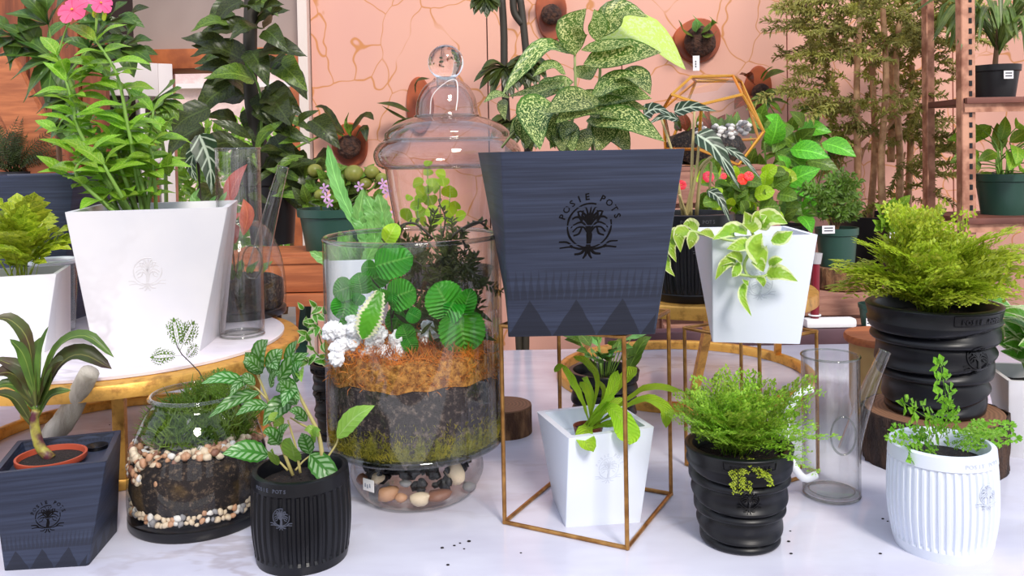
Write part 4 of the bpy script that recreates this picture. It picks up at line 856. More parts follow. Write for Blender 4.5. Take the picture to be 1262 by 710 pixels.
# fill: dark soil, moss, orange sphagnum, white moss
IR = JR-.006; k = NT('layered_soil'); zz_ = k.new('SeparateXYZ'); k.l(k.new('NewGeometry').outputs['Position'], zz_.inputs[0]); z = zz_.outputs[2]
n1 = k.noise(130, None, 4, .75); col = k.mix(k.step(n1, .48, .7), lin((44, 36, 40)), lin((122, 106, 98)))
n3 = k.noise(1, k.obj((70, 70, 16)), 4, .7); gm = k.step(k.math('ADD', n3, k.math('MULTIPLY', k.math('SUBTRACT', ZB+.035, z), 9.0)), .55, .72)
col = k.mix(k.math('MULTIPLY', gm, .85), col, k.mix(k.step(n1, .4, .6), lin((96, 98, 24)), lin((150, 148, 44))))
k.color(k.mix(k.step(k.noise(120), .76, .8), col, lin((210, 200, 190)))); k.set(Roughness=.9); k.bump(n1, 1, .004)
ZS = wz(510, 482, jc.y-JR); solid(jt, jc, [(IR, ZB+.005)]+[(IR, ZB+.005+(ZS-ZB)*i/8) for i in range(1, 9)]+[(IR*.7, ZS+.008), (.001, ZS+.012)], 'soil', k.m, .0012)
k = NT('sphagnum'); n1 = k.noise(120, None, 4, .7); k.color(k.mix(k.step(n1, .35, .65), lin((122, 70, 26)), lin((206, 146, 70)))); k.set(Roughness=.9); k.bump(n1, 1, .006)
ZO = wz(510, 447, jc.y-JR); mb = MB()
def orf(th, z, r): return r+.002*MN.noise(V((math.cos(th)*4, math.sin(th)*4, z*40)))
N_ = 80; rows = []
for q, zz in ((1, -1), (1, 0), (.985, .8), (.9, 1.0), (.75, .95), (.5, 1.1), (.25, 1.1), (.02, 1.1)):
    rows.append([])
    for j in range(N_):
        a = 2*math.pi*j/N_; top = ZO+.007*MN.noise(V((math.cos(a)*2.2, math.sin(a)*2.2, 3)))*2; bot = ZS-.004-.012*MN.noise(V((math.cos(a)*3, math.sin(a)*3, 7)))
        zv = bot if zz == -1 else (bot+(top-bot)*.7 if zz == 0 else top+(zz-1)*.02+.004*MN.noise(V((a*5, q*8, 1))))
        rows[-1].append(jc+V((math.cos(a)*(IR+.001)*q, math.sin(a)*(IR+.001)*q, zv)))
mb.grid(rows, True); build(mb, 'sphagnum_layer', k.m, jt, sharp=0)
SPH = leafmat('orange_strand', (206, 140, 60), (140, 82, 32), (226, 170, 90), nv=1, hue=.4)
def fs(rr):
    a = math.radians(rr.uniform(180, 360)); return jc+V((math.cos(a)*(IR-.003), math.sin(a)*(IR-.003), ZS+(ZO-ZS)*rr.uniform(-.1, 1.15))), (-math.cos(a)*.3, -math.sin(a)*.3, .4)
def fs2(rr):
    a, q = rr.uniform(0, 6.28), math.sqrt(rr.random())*(IR-.008); return jc+V((math.cos(a)*q, math.sin(a)*q, ZO+rr.uniform(-.004, .006))), (0, 0, 1)
strands(jt, 'sphagnum_strands', SPH, 2600, fs, .008, .018, wd=.0011, seed=2); strands(jt, 'sphagnum_strands', SPH, 1800, fs2, .01, .022, wd=.0012, seed=3)
def fs3(rr):
    px, py = rr.gauss(458, 16), rr.uniform(425, 465); return at(px, py, jc.y-JR*.8+rr.uniform(0, .03)), (0, 0, .6)
strands(jt, 'sphagnum_strands', SPH, 900, fs3, .008, .018, wd=.0011, seed=4)
def fs4(rr):
    a = math.radians(rr.uniform(180, 360)); return jc+V((math.cos(a)*(IR+.001), math.sin(a)*(IR+.001), ZB+.004+abs(rr.gauss(0, .014))+(.02*rr.random() if rr.random() < .25 else 0))), (math.cos(a)*.1, math.sin(a)*.1, 1)
k = leafmat('yellow_moss', (150, 152, 46), (90, 100, 26), (180, 180, 80), nv=1, hue=.3); strands(jt, 'green_moss', k, 2400, fs4, .003, .008, wd=.0009, seed=6)
# white reindeer moss clumps
WM = plain('white_moss', (240, 240, 244), .8, bump=.6, bscale=250, bdist=.002); r = random.Random(8)
for px, py, R_ in ((412, 405, 13), (425, 425, 14), (420, 440, 12), (452, 392, 12), (466, 420, 17), (478, 440, 14), (490, 418, 11), (492, 436, 11), (440, 405, 11), (463, 455, 7), (437, 420, 10), (535, 420, 16), (528, 408, 12), (548, 428, 10), (450, 430, 9)):
    mb = MB(); dd_ = jc.y-JR*(.72 if px < 510 else .3); cc = at(px, py, dd_)
    for i in range(3):
        rad = S(R_, dd_)*r.uniform(.55, .8); c_ = cc+V((r.gauss(0, .4), r.gauss(0, .3), r.gauss(0, .4)))*S(R_, dd_)
        m_ = bmesh.new(); bmesh.ops.create_icosphere(m_, subdivisions=4, radius=1); b_ = len(mb.v); m_.verts.ensure_lookup_table()
        for v_ in m_.verts: n_ = v_.co; mb.v.append(c_+n_*rad*(1+.5*MN.noise(n_*2.2+c_*90)+.35*abs(MN.noise(n_*5.5+c_*50))+.2*MN.noise(n_*11)))
        for f_ in m_.faces: mb.f.append(tuple(b_+v_.index for v_ in f_.verts))
        m_.free()
    build(mb, 'white_moss_clump', WM, jt, sharp=0)
# crinkled leaves in the jar
K = cl(0, 3.382, (380, 250)); dj = jc.y-JR*.6
mint = [(357, 243, 165, 130, 15), (345, 125, 70, 90, 60), (145, 360, 92, 80, 200), (215, 335, 82, 90, 100), (150, 440, 104, 104, 260), (165, 512, 70, 62, 250), (285, 312, 120, 90, 20), (390, 380, 122, 115, 20), (300, 395, 70, 66, 160), (350, 408, 40, 66, 270), (208, 402, 50, 50, 240), (404, 543, 76, 76, 110), (425, 588, 82, 62, 300), (565, 400, 140, 150, 120), (590, 440, 110, 115, 240), (658, 415, 80, 124, 70), (642, 540, 165, 175, 280), (370, 490, 90, 110, 250), (250, 270, 60, 60, 180), (440, 470, 60, 50, 330)]
for i, (x, y, w_, h_, an) in enumerate(mint):
    dd_ = dj+(.05 if (x, y) in ((285, 312), (370, 490)) else 0)-.0015*i+(0 if x < 500 else .02); a = math.radians(an); L = max(w_, h_)*.5; b_ = K(x-math.cos(a)*L, y+math.sin(a)*L); t_ = K(x+math.cos(a)*L, y-math.sin(a)*L)
    ww = min(w_, h_) if abs(w_-h_) > 12 else max(w_, h_)
    leaf(jt, [at(*b_, dd_+.004), at(*K(x, y), dd_-.006), at(*t_, dd_+.004)], S(ww*1.12/3.382, dd_), LM['mint' if i != 1 else 'lime'], 'round', n=26, crim=.035, fold=.06, nrm=V((U(-.25, .25), -1, .25)))
for pts in ([(360, 620), (345, 480), (345, 400)], [(345, 420), (300, 360), (250, 300)], [(170, 600), (165, 520), (150, 480)], [(620, 640), (625, 560), (610, 470)], [(350, 480), (380, 300), (350, 180)], [(370, 620), (400, 590), (405, 560)]):
    stem(jt, [at(*K(x, y), dj+.012) for x, y in pts], .0013, MT['dstem'])
# white-edged fern frond with square lobes
A_, B_ = at(*K(300, 370), dj-.03), at(*K(225, 570), dj-.035)
leaf(jt, [A_, (A_+B_)/2+V((0, -.008, 0)), B_], S(30, dj), LM['pteris'], 'strap', n=28, crim=.12, fold=.1, nrm=V((.1, -1, .2)), label='fern leaf with white and yellow toothed edge')
# arching dark stalks over the rim, and dark feathery growth at the right
for pts, r_ in (([(430, 250), (370, 120), (440, 85), (520, 150)], .0022), ([(590, 200), (600, 140), (700, 80), (750, 110)], .0022), ([(660, 190), (640, 120), (745, 70)], .0018), ([(560, 140), (570, 60), (545, 0)], .0012), ([(380, 300), (420, 240), (470, 260), (520, 320)], .0016)):
    stem(jt, [at(*K(x, y), jc.y-.02) for x, y in pts], r_, MT['dstem'], n=14)
    for i in range(10):
        q = curve([at(*K(x, y), jc.y-.02) for x, y in pts], 10)[i+1]; put(jt, uleaf(LM['darkmoss'], 'lance', .5), q, jit(1)+V((0, -.2, .5)), (0, -1, .4), U(.006, .01), 'leaflet')
ff = [unit(('jarfern', i), lambda i=i: spray(LM['darkmoss'], 30+i, 26, .3, .07)) for i in range(3)]
for i in range(110):
    px, py = U(500, 606), U(298, 430); a = U(0, 6.28); dd_ = U(jc.y-.02, jc.y+JR*.6)
    b_ = at(px, py, dd_); dx, dy = b_.x-jc.x, b_.y-jc.y
    if math.hypot(dx, dy) > JR-.03: b_.x = jc.x+dx*.6; b_.y = jc.y+dy*.6
    put(jt, ff[i % 3], b_, V((U(-.5, .4), U(-.3, .3), U(-.4, 1))), (0, -1, .3), U(.03, .05), 'twig')
for i in range(40):
    px, py = U(500, 590), U(372, 440); b_ = at(px, py, jc.y-JR*.45); put(jt, uleaf(LM['dark'], 'lance', .22, .1), b_, V((U(-.7, .7), -.1, U(-.3, 1))), (0, -1, .3), U(.02, .04), 'leaf')
# ================================================================ lidded apothecary jar
ld = 1.43; lx = at(552, 200, ld).x; lt = thing('lidded_jar', 'tall footed glass jar with domed ball-topped lid behind the cylinder terrarium', 'jar', (lx, ld, 0))
def LP(rows): return [(S(w_, ld), wz(552, y, ld)) for w_, y in rows]
mb = MB(); mb.lathe(smoothprof([(S(30, ld), .004), (S(43, ld), .002), (S(45, ld), .008), (S(20, ld), .03), (S(14, ld), .06), (S(30, ld), .09), (S(50, ld), .13)]+LP([(60, 330), (64, 290), (72, 240), (77, 206)])), 72, (lx, ld, 0)); build(mb, 'jar_body', MT['pinkglass'], lt, sharp=0)
mb = MB(); mb.lathe(smoothprof(LP([(77, 207), (86, 203), (90, 195), (90, 186), (84, 176), (77, 171), (76, 163), (66, 154), (50, 147), (39, 143), (38, 134), (35, 120), (27, 106), (17, 99), (15, 96)])), 72, (lx, ld, 0)); lid = build(mb, 'lid', MT['pinkglass'], lt, sharp=0)
mb = MB(); mb.lathe(smoothprof(LP([(73, 206), (82, 200), (85, 190), (80, 180), (72, 172), (62, 160), (45, 152), (34, 142), (32, 125), (20, 108), (1, 104)])), 64, (lx, ld, 0)); build(mb, 'inner_lid_surface', MT['pinkglass'], lid, sharp=0)
for y_, w_ in ((172, 77), (143, 39), (205, 80)): mb = MB(); mb.tube([V((lx+math.cos(a)*S(w_, ld), ld+math.sin(a)*S(w_, ld), wz(552, y_, ld))) for a in [2*math.pi*i/64 for i in range(64)]], .0022, 6, closed=True); build(mb, 'glass_ridge', MT['rimglass'], lid, sharp=0)
mb = MB(); kc = V((lx, ld, wz(552, 77, ld))); KR = S(22, ld); mb.lathe([(max(.0001, KR*math.sin(math.pi*i/20)), KR*math.cos(math.pi-math.pi*i/20)) for i in range(21)], 32, kc); build(mb, 'lid_knob', MT['solid'], lid, sharp=0)
mb = MB(); mb.tube([(lx, ld, wz(552, 108, ld)), (lx, ld, wz(552, 95, ld))], S(12, ld), 20); build(mb, 'lid_neck', MT['rimglass'], lid)
cord = plain('white_cord', (236, 228, 224), .6); mb = MB(); mb.tube(curve([at(530, 141, ld-.045), at(533, 118, ld-.04), at(549, 102, ld-.03), at(562, 99, ld-.03), at(564, 118, ld-.045), at(562, 136, ld-.055)], 24), .0009, 6); build(mb, 'white_string', cord, lid)
# creeping plant inside it
K = cl(0, 5.917, (460, 180)); zb = wz(552, 330, ld); solid(lt, V((lx, ld, 0)), [(S(45, ld), zb-.03), (S(54, ld), zb), (.001, zb+.004)], 'soil', MT['tsoil'], .001)
for i, (x, y, w_) in enumerate([(400, 195, 80), (490, 205, 85), (330, 270, 90), (430, 265, 90), (510, 265, 95), (340, 330, 100), (400, 320, 90), (460, 310, 80), (560, 330, 130), (260, 380, 60), (350, 380, 100), (310, 440, 90), (420, 400, 110), (250, 500, 130), (350, 490, 110), (430, 480, 100), (530, 430, 80), (600, 430, 90), (560, 480, 100), (640, 510, 90), (470, 540, 100), (370, 550, 90), (560, 540, 80), (290, 560, 80), (400, 130, 70)]):
    a = U(0, 6.28); L = w_*.5; dd_ = ld+U(-.05, .03); leaf(lt, [at(*K(x-math.cos(a)*L, y-math.sin(a)*L*.7), dd_), at(*K(x+math.cos(a)*L, y+math.sin(a)*L*.7), dd_-.008)], S(w_/5.917, ld), LM['lime'], 'round', n=8, nrm=V((U(-.4, .4), -1, .6)))
for pts in ([(430, 820), (420, 600), (400, 300), (395, 160)], [(500, 820), (540, 600), (560, 350)], [(360, 820), (340, 600), (330, 380)], [(430, 800), (490, 500), (485, 260)]): stem(lt, [V((lx+U(-.02, .02), ld, zb))]+[at(*K(x, y), ld-.01) for x, y in pts[1:]], .0015)
# ================================================================ spiral pots
def fern_on(t, c, z, n, lens, mat, kind, **k): fern(t, (c[0], c[1], z), n, lens, mat, kind, **k)
c8 = T(912, 664); R8 = S(66, c8.y); h8 = wz(912, 548, c8.y)+.002; t8 = thing('potted_maidenhair', 'twisted black pot in the front row with a mound of small-leaved lime fern', 'potted plant', (c8.x, c8.y, 0), 'twisted black pots')
spiral_pot(t8, c8, R8, R8*.67, h8, 0, MT['black'], MT['blackrel'], -1.62, -1.5, .0105, tiers=5.4)
fern_on(t8, (c8.x-.004, c8.y), h8*.9, 120, (.04, .088), LM['maiden'], 'maiden', el=(22, 82), nvar=5, spread=.018)
fern(t8, (c8.x+.02, c8.y-.01, h8*.92), 4, (.045, .07), LM['maiden'], 'maiden', el=(-15, 25), az=(-60, 0), nvar=5)
fern(t8, (c8.x+.02, c8.y+.01, h8*.95), 3, (.08, .1), LM['maiden'], 'maiden', el=(38, 55), az=(-15, 25), nvar=5)
fern(t8, (c8.x-.005, c8.y-.03, h8*.98), 5, (.03, .045), LM['fernlime'], 'maiden', el=(-40, -5), az=(-110, -60), nvar=3, spread=.01)
c9l = T(1150, 566); lg = thing('log_slice_stump', 'thick bark-covered log section under the large twisted black pot', 'log', (c9l.x, c9l.y, 0)); RL = S(82, c9l.y); ZL = .073
def log(root, c, R, z0, z1, bark, cut, seed=0, n=96):
    def rf(th, z, r): return r*(1+.05*MN.noise(V((math.cos(th)*1.3+seed, math.sin(th)*1.3, 0))))+R*.055*MN.noise(V((th*11+seed, seed, z*22)))-R*.06*abs(MN.noise(V((th*14, seed, z*9))))
    mb = MB(); mb.lathe([(R, z0+(z1-z0)*i/14) for i in range(15)]+[(R*.97, z1)], n, (c[0], c[1], 0), rf, cap0=True); build(mb, 'bark', bark, root, sharp=0)
    mb = MB(); mb.lathe([(R*.955, z1-.002), (R*.95, z1), (R*.5, z1+.0005), (.001, z1+.0005)], 64, (c[0], c[1], 0), lambda th, z, r: r*(1+.04*MN.noise(V((math.cos(th)*1.3+seed, math.sin(th)*1.3, 0))))); build(mb, 'cut_face', cut, root, sharp=30)
log(lg, c9l, RL, 0, ZL, MT['bark'], MT['cut'], 2)
c9 = (at(1152, 480, c9l.y-.005).x, c9l.y-.002); R9 = S(78, c9[1]); h9 = wz(1153, 374, c9[1])-ZL; t9 = thing('potted_lace_fern', 'large twisted black pot on the log with a wide bright lacy fern', 'potted plant', (c9[0], c9[1], ZL), 'twisted black pots')
spiral_pot(t9, c9, R9, R9*.66, h9, ZL+.001, MT['black'], MT['blackrel'], -1.28, -2.6, .0155, tiers=5.2)
zf = ZL+h9*.92; SF = ((10, .34, .09), dict(sub=4, arch=.2))
fern(t9, (c9[0], c9[1], zf), 34, (.085, .125), LM['fernlime'], 'lacefern', el=(12, 80), nvar=4, s_=SF)
fern(t9, (c9[0], c9[1], zf), 9, (.11, .14), LM['fernlime'], 'lacefern', el=(10, 60), az=(150, 200), nvar=4, s_=SF); fern(t9, (c9[0], c9[1], zf), 9, (.12, .155), LM['fernlime'], 'lacefern', el=(10, 50), az=(-20, 30), nvar=4, s_=SF)
fern(t9, (c9[0], c9[1], zf), 85, (.07, .125), LM['fernlime'], 'maiden', el=(15, 88), nvar=5)
ca_ = at(745, 460, 1.29); c10 = (ca_.x, 1.30); zr = wz(745, 455, 1.3); t10 = thing('potted_peperomia', 'twisted black pot behind the wire stand with small oval grey-green leaves', 'potted plant', (c10[0], c10[1], 0), 'twisted black pots')
spiral_pot(t10, c10, S(44, 1.3), S(33, 1.3), zr, 0, MT['black'], MT['blackrel'], -1.0, 1.2, .009)
for i in range(26):
    a = U(0, 6.28); d = V((math.cos(a)*.5, math.sin(a)*.5, 1)); L = U(.03, .07); b_ = V((c10[0]+math.cos(a)*.012, c10[1]+math.sin(a)*.012, zr*.9)); e = b_+d.normalized()*L; stem(t10, [b_, e], .001, n=3)
    put(t10, uleaf(LM['bluefern'] if i % 2 else LM['mid'], 'ovate', .55), e, V((math.cos(a), math.sin(a), .4)), (0, -.6, .8), U(.026, .04))
for pts, w_ in (([(770, 465), (790, 425), (803, 415)], 16), ([(770, 460), (785, 440), (790, 430)], 14), ([(735, 460), (728, 450), (728, 442)], 15)): leaf(t10, [at(x, y, 1.27) for x, y in pts], S(w_, 1.27), LM['mid'], 'ovate')
# small twisted pot between the gold tray and the cylinder
q = at(398, 500, 1.32); t11 = thing('twisted_pot_plant', 'slim twisted black pot behind the cylinder terrarium with a white-edged vine', 'potted plant', (q.x+.01, 1.36, 0), 'twisted black pots'); cc = (q.x+.012, 1.36); zh = wz(398, 446, 1.36)
spiral_pot(t11, cc, S(30, 1.36), S(22, 1.36), zh, 0, MT['black'], MT['blackrel'], -2.2, 3.3, .007)
for i in range(34):
    px, py = U(374, 402), U(378, 446); b_ = at(px, py, 1.33); put(t11, uleaf(LM['varieg'], 'ovate', .5), b_, V((U(-1, .6), -.3, U(-.6, .6))), (0, -1, .3), U(.014, .022))
stem(t11, [(cc[0], cc[1], zh*.9), at(395, 420, 1.34), at(388, 380, 1.33)], .0015); stem(t11, [(cc[0], cc[1], zh*.9), at(385, 430, 1.34), at(380, 400, 1.33)], .0015)
fern(t9, (c9[0]-.012, c9[1], zf+.02), 26, (.1, .135), LM['fernlime'], 'maiden', el=(68, 90), nvar=5)
# ================================================================ ribbed barrel pots
c12 = T(373, 684); R12 = S(58, c12.y); h12 = wz(373, 575, c12.y); t12 = thing('potted_silver_plant', 'black ribbed barrel pot in the front row with silver-striped pointed leaves', 'potted plant', (c12.x, c12.y, 0), 'ribbed barrel pots')
barrel_pot(t12, c12, R12*.97, R12*1.03, R12*.92, h12, 0, MT['black'], plain('slate_relief', (70, 74, 88), .5), -1.72, .009, -2.0, 36)
K = cl(0, 3.226, (240, 400)); d12 = c12.y
for pts, r_ in (([(390, 600), (330, 440), (290, 300), (250, 200)], .0022), ([(510, 540), (490, 430), (440, 330), (390, 230)], .003), ([(520, 540), (560, 480), (570, 450)], .0014), ([(370, 580), (330, 540), (290, 515)], .0014), ([(400, 580), (430, 545), (460, 520)], .0013), ([(330, 430), (300, 400), (250, 265)], .0016), ([(480, 420), (430, 400), (380, 370)], .0016), ([(420, 590), (400, 480), (370, 380)], .0018), ([(290, 300), (240, 250), (190, 235)], .0013)):
    stem(t12, [at(*K(x, y), d12+.004*i) for i, (x, y) in enumerate(pts)], r_, plain('pinkish_stem', (172, 160, 100), .5) if 'pinkish_stem' not in bpy.data.materials else bpy.data.materials['pinkish_stem'], n=10)
for bx, by, tx, ty, w_, m_ in ((295, 520, 108, 515, 82, 0), (458, 515, 592, 682, 88, 0), (565, 450, 716, 322, 78, 1), (250, 195, 292, 60, 98, 0), (250, 200, 200, 110, 60, 0), (200, 225, 25, 235, 50, 0), (260, 268, 52, 372, 52, 0), (292, 322, 162, 362, 48, 0), (385, 300, 270, 405, 84, 0), (330, 235, 420, 300, 70, 0), (372, 205, 408, 62, 66, 0), (300, 200, 350, 98, 74, 0), (330, 225, 455, 112, 62, 0), (405, 320, 335, 222, 64, 0), (300, 250, 345, 190, 40, 0), (215, 220, 138, 290, 40, 0),
        (335, 475, 270, 430, 58, 0), (330, 480, 378, 398, 46, 0), (400, 545, 380, 450, 84, 1), (458, 515, 425, 430, 58, 0), (445, 385, 375, 345, 48, 0), (495, 445, 435, 420, 34, 1), (260, 180, 190, 150, 50, 0), (400, 230, 430, 150, 50, 0), (350, 400, 290, 380, 50, 1), (400, 250, 350, 330, 60, 0), (470, 470, 500, 420, 40, 1), (240, 240, 180, 215, 40, 0), (420, 180, 425, 230, 40, 1), (330, 560, 300, 500, 40, 1), (290, 160, 330, 180, 60, 0)):
    n_ = V((U(-.2, .2), -.85, .5)); A_, B_ = at(*K(bx, by), d12+U(-.012, .012)), at(*K(tx, ty), d12+U(-.04, -.005)); leaf(t12, [A_, (A_+B_)/2+V((0, -.004, .006)), B_], S(w_*1.05/3.226, d12), LM['pileapale' if m_ else 'pilea'], 'ovate', n=14, fold=.12, crim=.03, nrm=n_)
c13 = T(1161, 671); R13 = S(60, c13.y); h13 = wz(1161, 544, c13.y); t13 = thing('potted_button_fern', 'white ribbed barrel pot at front right with a sparse low fern', 'potted plant', (c13.x, c13.y, 0), 'ribbed barrel pots')
barrel_pot(t13, c13, R13*.98, R13*1.04, R13*.88, h13, 0, MT['white'], MT['whiterel'], -1.17, .0105, -1.2, 44)
SB = ((9, .16, .13), dict(prf='round', arch=.14, stemr=.006))
bf = [unit(('bfern', i), lambda i=i: maiden(leafmat('button_leaf%d' % i, (112, 172, 48), (78, 140, 40), hue=.2), i+40, 6, .105, .24)) for i in range(3)]
K = cl(0, 2.628, (1090, 430))
for i, (bx, by, tx, ty) in enumerate(((180, 290, 155, 45), (150, 300, 55, 150), (185, 290, 215, 160), (240, 300, 410, 232), (250, 310, 440, 300), (200, 310, 330, 250), (130, 310, 10, 300), (140, 310, 20, 245), (150, 320, 60, 325), (200, 310, 150, 240), (230, 320, 330, 320), (160, 310, 100, 250), (210, 320, 280, 300), (180, 320, 130, 330), (240, 300, 300, 240), (220, 300, 370, 265), (150, 300, 90, 300))):
    A_ = at(*K(bx, by), c13.y+U(-.01, .03)); B_ = at(*K(tx, ty), c13.y+U(-.03, .01)); put(t13, bf[i % 3], A_, B_-A_, (0, -.8, .6), (B_-A_).length*.95, 'frond')
# black ribbed pot on the gold stand with alocasia
ct = (at(852, 300, 1.4).x, 1.41); zt = wz(852, 262, 1.41); t14 = thing('potted_alocasia', 'large black ribbed pot behind the big navy pot with white-veined arrow leaves', 'potted plant', (ct[0], ct[1], Z2), 'ribbed barrel pots')
barrel_pot(t14, ct, S(53, 1.41), S(54, 1.41), S(46, 1.41), zt-Z2, Z2+.0005, MT['black'], plain('grey_relief', (60, 60, 66), .5), -1.5, .012, -1.6, 40)
da = 1.36; K = cl(0, 3.227, (780, 60))
for pts, w_ in (([(255, 340), (330, 400), (425, 558)], 100), ([(165, 250), (240, 232), (335, 250)], 62), ([(300, 565), (345, 600), (390, 700)], 52), ([(45, 262), (90, 240), (155, 262)], 66), ([(368, 392), (440, 440), (512, 522)], 34), ([(180, 280), (120, 270), (60, 300)], 40)): aloc(t14, [K(x, y) for x, y in pts], w_/3.227, da)
for pts in ([(230, 640), (235, 450), (245, 240)], [(220, 640), (250, 500), (265, 350)], [(210, 640), (160, 430), (110, 270)], [(240, 640), (270, 500), (310, 450), (305, 560)], [(200, 640), (185, 580)], [(225, 640), (262, 480), (372, 395)]):
    stem(t14, [V((ct[0]+U(-.012, .012), ct[1], zt-.012))]+[at(*K(x, y), da+.02) for x, y in pts[1:]], .003, plain('tan_petiole', (186, 170, 116), .5) if 'tan_petiole' not in bpy.data.materials else bpy.data.materials['tan_petiole'], n=10)
# ================================================================ glass watering cans
def can(label, c, z0, R, h, handle, spout, ovalc, dd):
    t = thing('glass_watering_can', label, 'watering can', (c[0], c[1], z0), 'glass watering cans'); C_ = V((c[0], c[1], z0))
    mb = MB(); mb.lathe([(R*.98, .001), (R, .004), (R, h)], 56, C_); build(mb, 'glass_body', MT['canglass'], t, sharp=0)
    mb = MB(); mb.lathe([(R-.0025, .006), (R-.0025, h)], 56, C_); build(mb, 'inner_glass', MT['canglass'], t, sharp=0)
    mb = MB(); mb.lathe([(.001, .004), (R*.7, .0035), (R*.985, .006)], 48, C_); build(mb, 'glass_bottom', MT['glass'], t, sharp=0)
    for zz, r_, rr in ((h, .0014, R), (.002, .0016, R*.97), (.006, .0009, R*.78)): mb = MB(); mb.tube([C_+V((math.cos(a)*rr, math.sin(a)*rr, zz)) for a in [2*math.pi*i/56 for i in range(56)]], r_, 6, closed=True); build(mb, 'glass_rim', MT['rimglass'], t, sharp=0)
    sv = curve(spout[0], 14); n_ = len(sv); rad = [spout[1]+(spout[2]-spout[1])*i/(n_-1) for i in range(n_)]
    mb = MB(); mb.tube(sv, rad, 20, caps=False); build(mb, 'spout', glass('spout_glass', (.96, .97, .97), (.3, .32, .33), 2.6) if 'spout_glass' not in bpy.data.materials else bpy.data.materials['spout_glass'], t, sharp=0)
    e = (sv[-1]-sv[-2]).normalized(); x = e.orthogonal().normalized(); y = e.cross(x); mb = MB(); mb.tube([sv[-1]+(x*math.cos(a)+y*math.sin(a))*rad[-1] for a in [2*math.pi*i/24 for i in range(24)]], .001, 6, closed=True); build(mb, 'spout_lip', MT['rimglass'], t, sharp=0)
    mb = MB(); o = V(ovalc[0]); mb.tube([o+V((math.cos(a)*ovalc[1], -.001, math.sin(a)*ovalc[2])) for a in [2*math.pi*i/32 for i in range(32)]], .0013, 6, closed=True); build(mb, 'spout_joint', MT['rimglass'], t, sharp=0)
    if handle: mb = MB(); mb.tube(curve(handle, 24), .0052, 12); build(mb, 'handle', MT['opal'], t, label='milky white glass handle', sharp=0)
    return t
cw = T(1025, 609); Rw = S(34.5, cw.y); K = cl(0, 2.534, (820, 420)); yh = cw.y
can('clear glass watering can with milky white handle beside the twisted front pot', cw, 0, Rw, wz(1026, 438, cw.y), [at(1001, 479, yh-.02), at(984, 486, yh-.02), at(971, 510, yh-.02), at(968, 540, yh-.02), at(974, 566, yh-.02), at(990, 589, yh-.02), at(1007, 585, yh-.02)],
    ([at(1047, 556, cw.y), at(1056, 525, cw.y), at(1072, 478, cw.y), at(1091, 433, cw.y)], S(14, cw.y), S(7, cw.y)), (at(1039, 537, cw.y-Rw*.95), S(15, cw.y), S(23, cw.y)), cw.y)
dl_ = 1.335; cx_ = at(298, 385, dl_)
can('tall clear glass watering can on the marble disc beside the large white pot', (cx_.x, dl_), RZ, S(27, dl_), wz(298, 183, dl_)-RZ, None, ([at(318, 330, dl_), at(325, 300, dl_), at(337, 250, dl_), at(349, 206, dl_)], S(13, dl_), S(6.5, dl_)), (at(311, 323, dl_-.032), S(12, dl_), S(20, dl_)), dl_)
# clear rim of a glass vase behind the small fern pot
q = at(55, 325, 1.36); gv = thing('glass_bowl', 'clear glass bowl with a white rim behind the small white fern pot', 'bowl', (q.x, 1.385, RZ)); mb = MB(); mb.lathe([(.02, .001), (.03, .004), (.034, .06), (.036, wz(50, 322, 1.385)-RZ)], 40, (q.x, 1.385, RZ)); build(mb, 'glass_wall', MT['glass'], gv, sharp=0)
mb = MB(); mb.tube([V((q.x+math.cos(a)*.036, 1.385+math.sin(a)*.036, wz(50, 322, 1.385))) for a in [2*math.pi*i/40 for i in range(40)]], .004, 6, closed=True); build(mb, 'rim', MT['opal'], gv, sharp=0)
# driftwood branch
mb = MB(); A_ = T(30, 590); A_.z = .014; B_ = at(122, 440, 1.045); cv = curve([A_, at(60, 545, 1.085), at(90, 500, 1.08), at(110, 458, 1.065)], 16); mb.tube([p+jit(.0012) for p in cv], [S(17-5*i/16, 1.05) for i in range(17)], 14); o = build(mb, 'driftwood_branch', MT['drift'], None, sharp=0); tag(o, 'smooth grey driftwood branch leaning between the front navy pot and the gold tray', 'branch')
# wood round and side stool
q = T(622, 532); lg2 = thing('wood_round', 'low round of cut wood behind the cylinder terrarium', 'log', (q.x, q.y, 0), None); mb = MB(); z1 = wz(620, 498, q.y); r_ = S(34, q.y)
mb.lathe([(r_, 0), (r_, z1-.002)], 48, q, cap0=True); build(mb, 'side', MT['barkl'], lg2); mb = MB(); mb.lathe([(r_, z1-.002), (r_*.99, z1), (.001, z1)], 48, q); build(mb, 'cut_face', MT['cut'], lg2)
q = at(1092, 430, 1.44); st2 = thing('wood_stool', 'round orange-brown wooden stool top on a tan drum behind the glass watering can', 'stool', (q.x, 1.44, 0)); z1 = wz(1080, 412, 1.44); r_ = S(50, 1.44)
mb = MB(); mb.lathe([(r_*.98, z1-.012), (r_, z1-.009), (r_, z1-.003), (r_*.97, z1), (.001, z1)], 56, (q.x, 1.44, 0), lambda th, z, r: r*(1+.04*MN.noise(V((math.cos(th)*1.5, math.sin(th)*1.5, 5))))); build(mb, 'seat_disc', MT['orangewood'], st2)
mb = MB(); mb.lathe([(r_*.8, 0), (r_*.86, .02), (r_*.86, z1-.012)], 48, (q.x, 1.44, 0), cap0=True); build(mb, 'drum', plain('tan_drum', (196, 164, 104), .5, c2=(168, 134, 76), vscale=10), st2)
# dark pot edge at the right margin
q = T(1275, 552); t = thing('navy_pot', 'sliver of a dark navy square pot at the right edge of the table', 'pot', (q.x+.035, q.y-.02, 0)); square_pot(t, (q.x+.07, q.y-.06), 0, -.1, .1, .07, .08, 0, MT['navy'], wall=.005)
# ================================================================ BACKGROUND
def ico(mat): return pebble(50, mat)
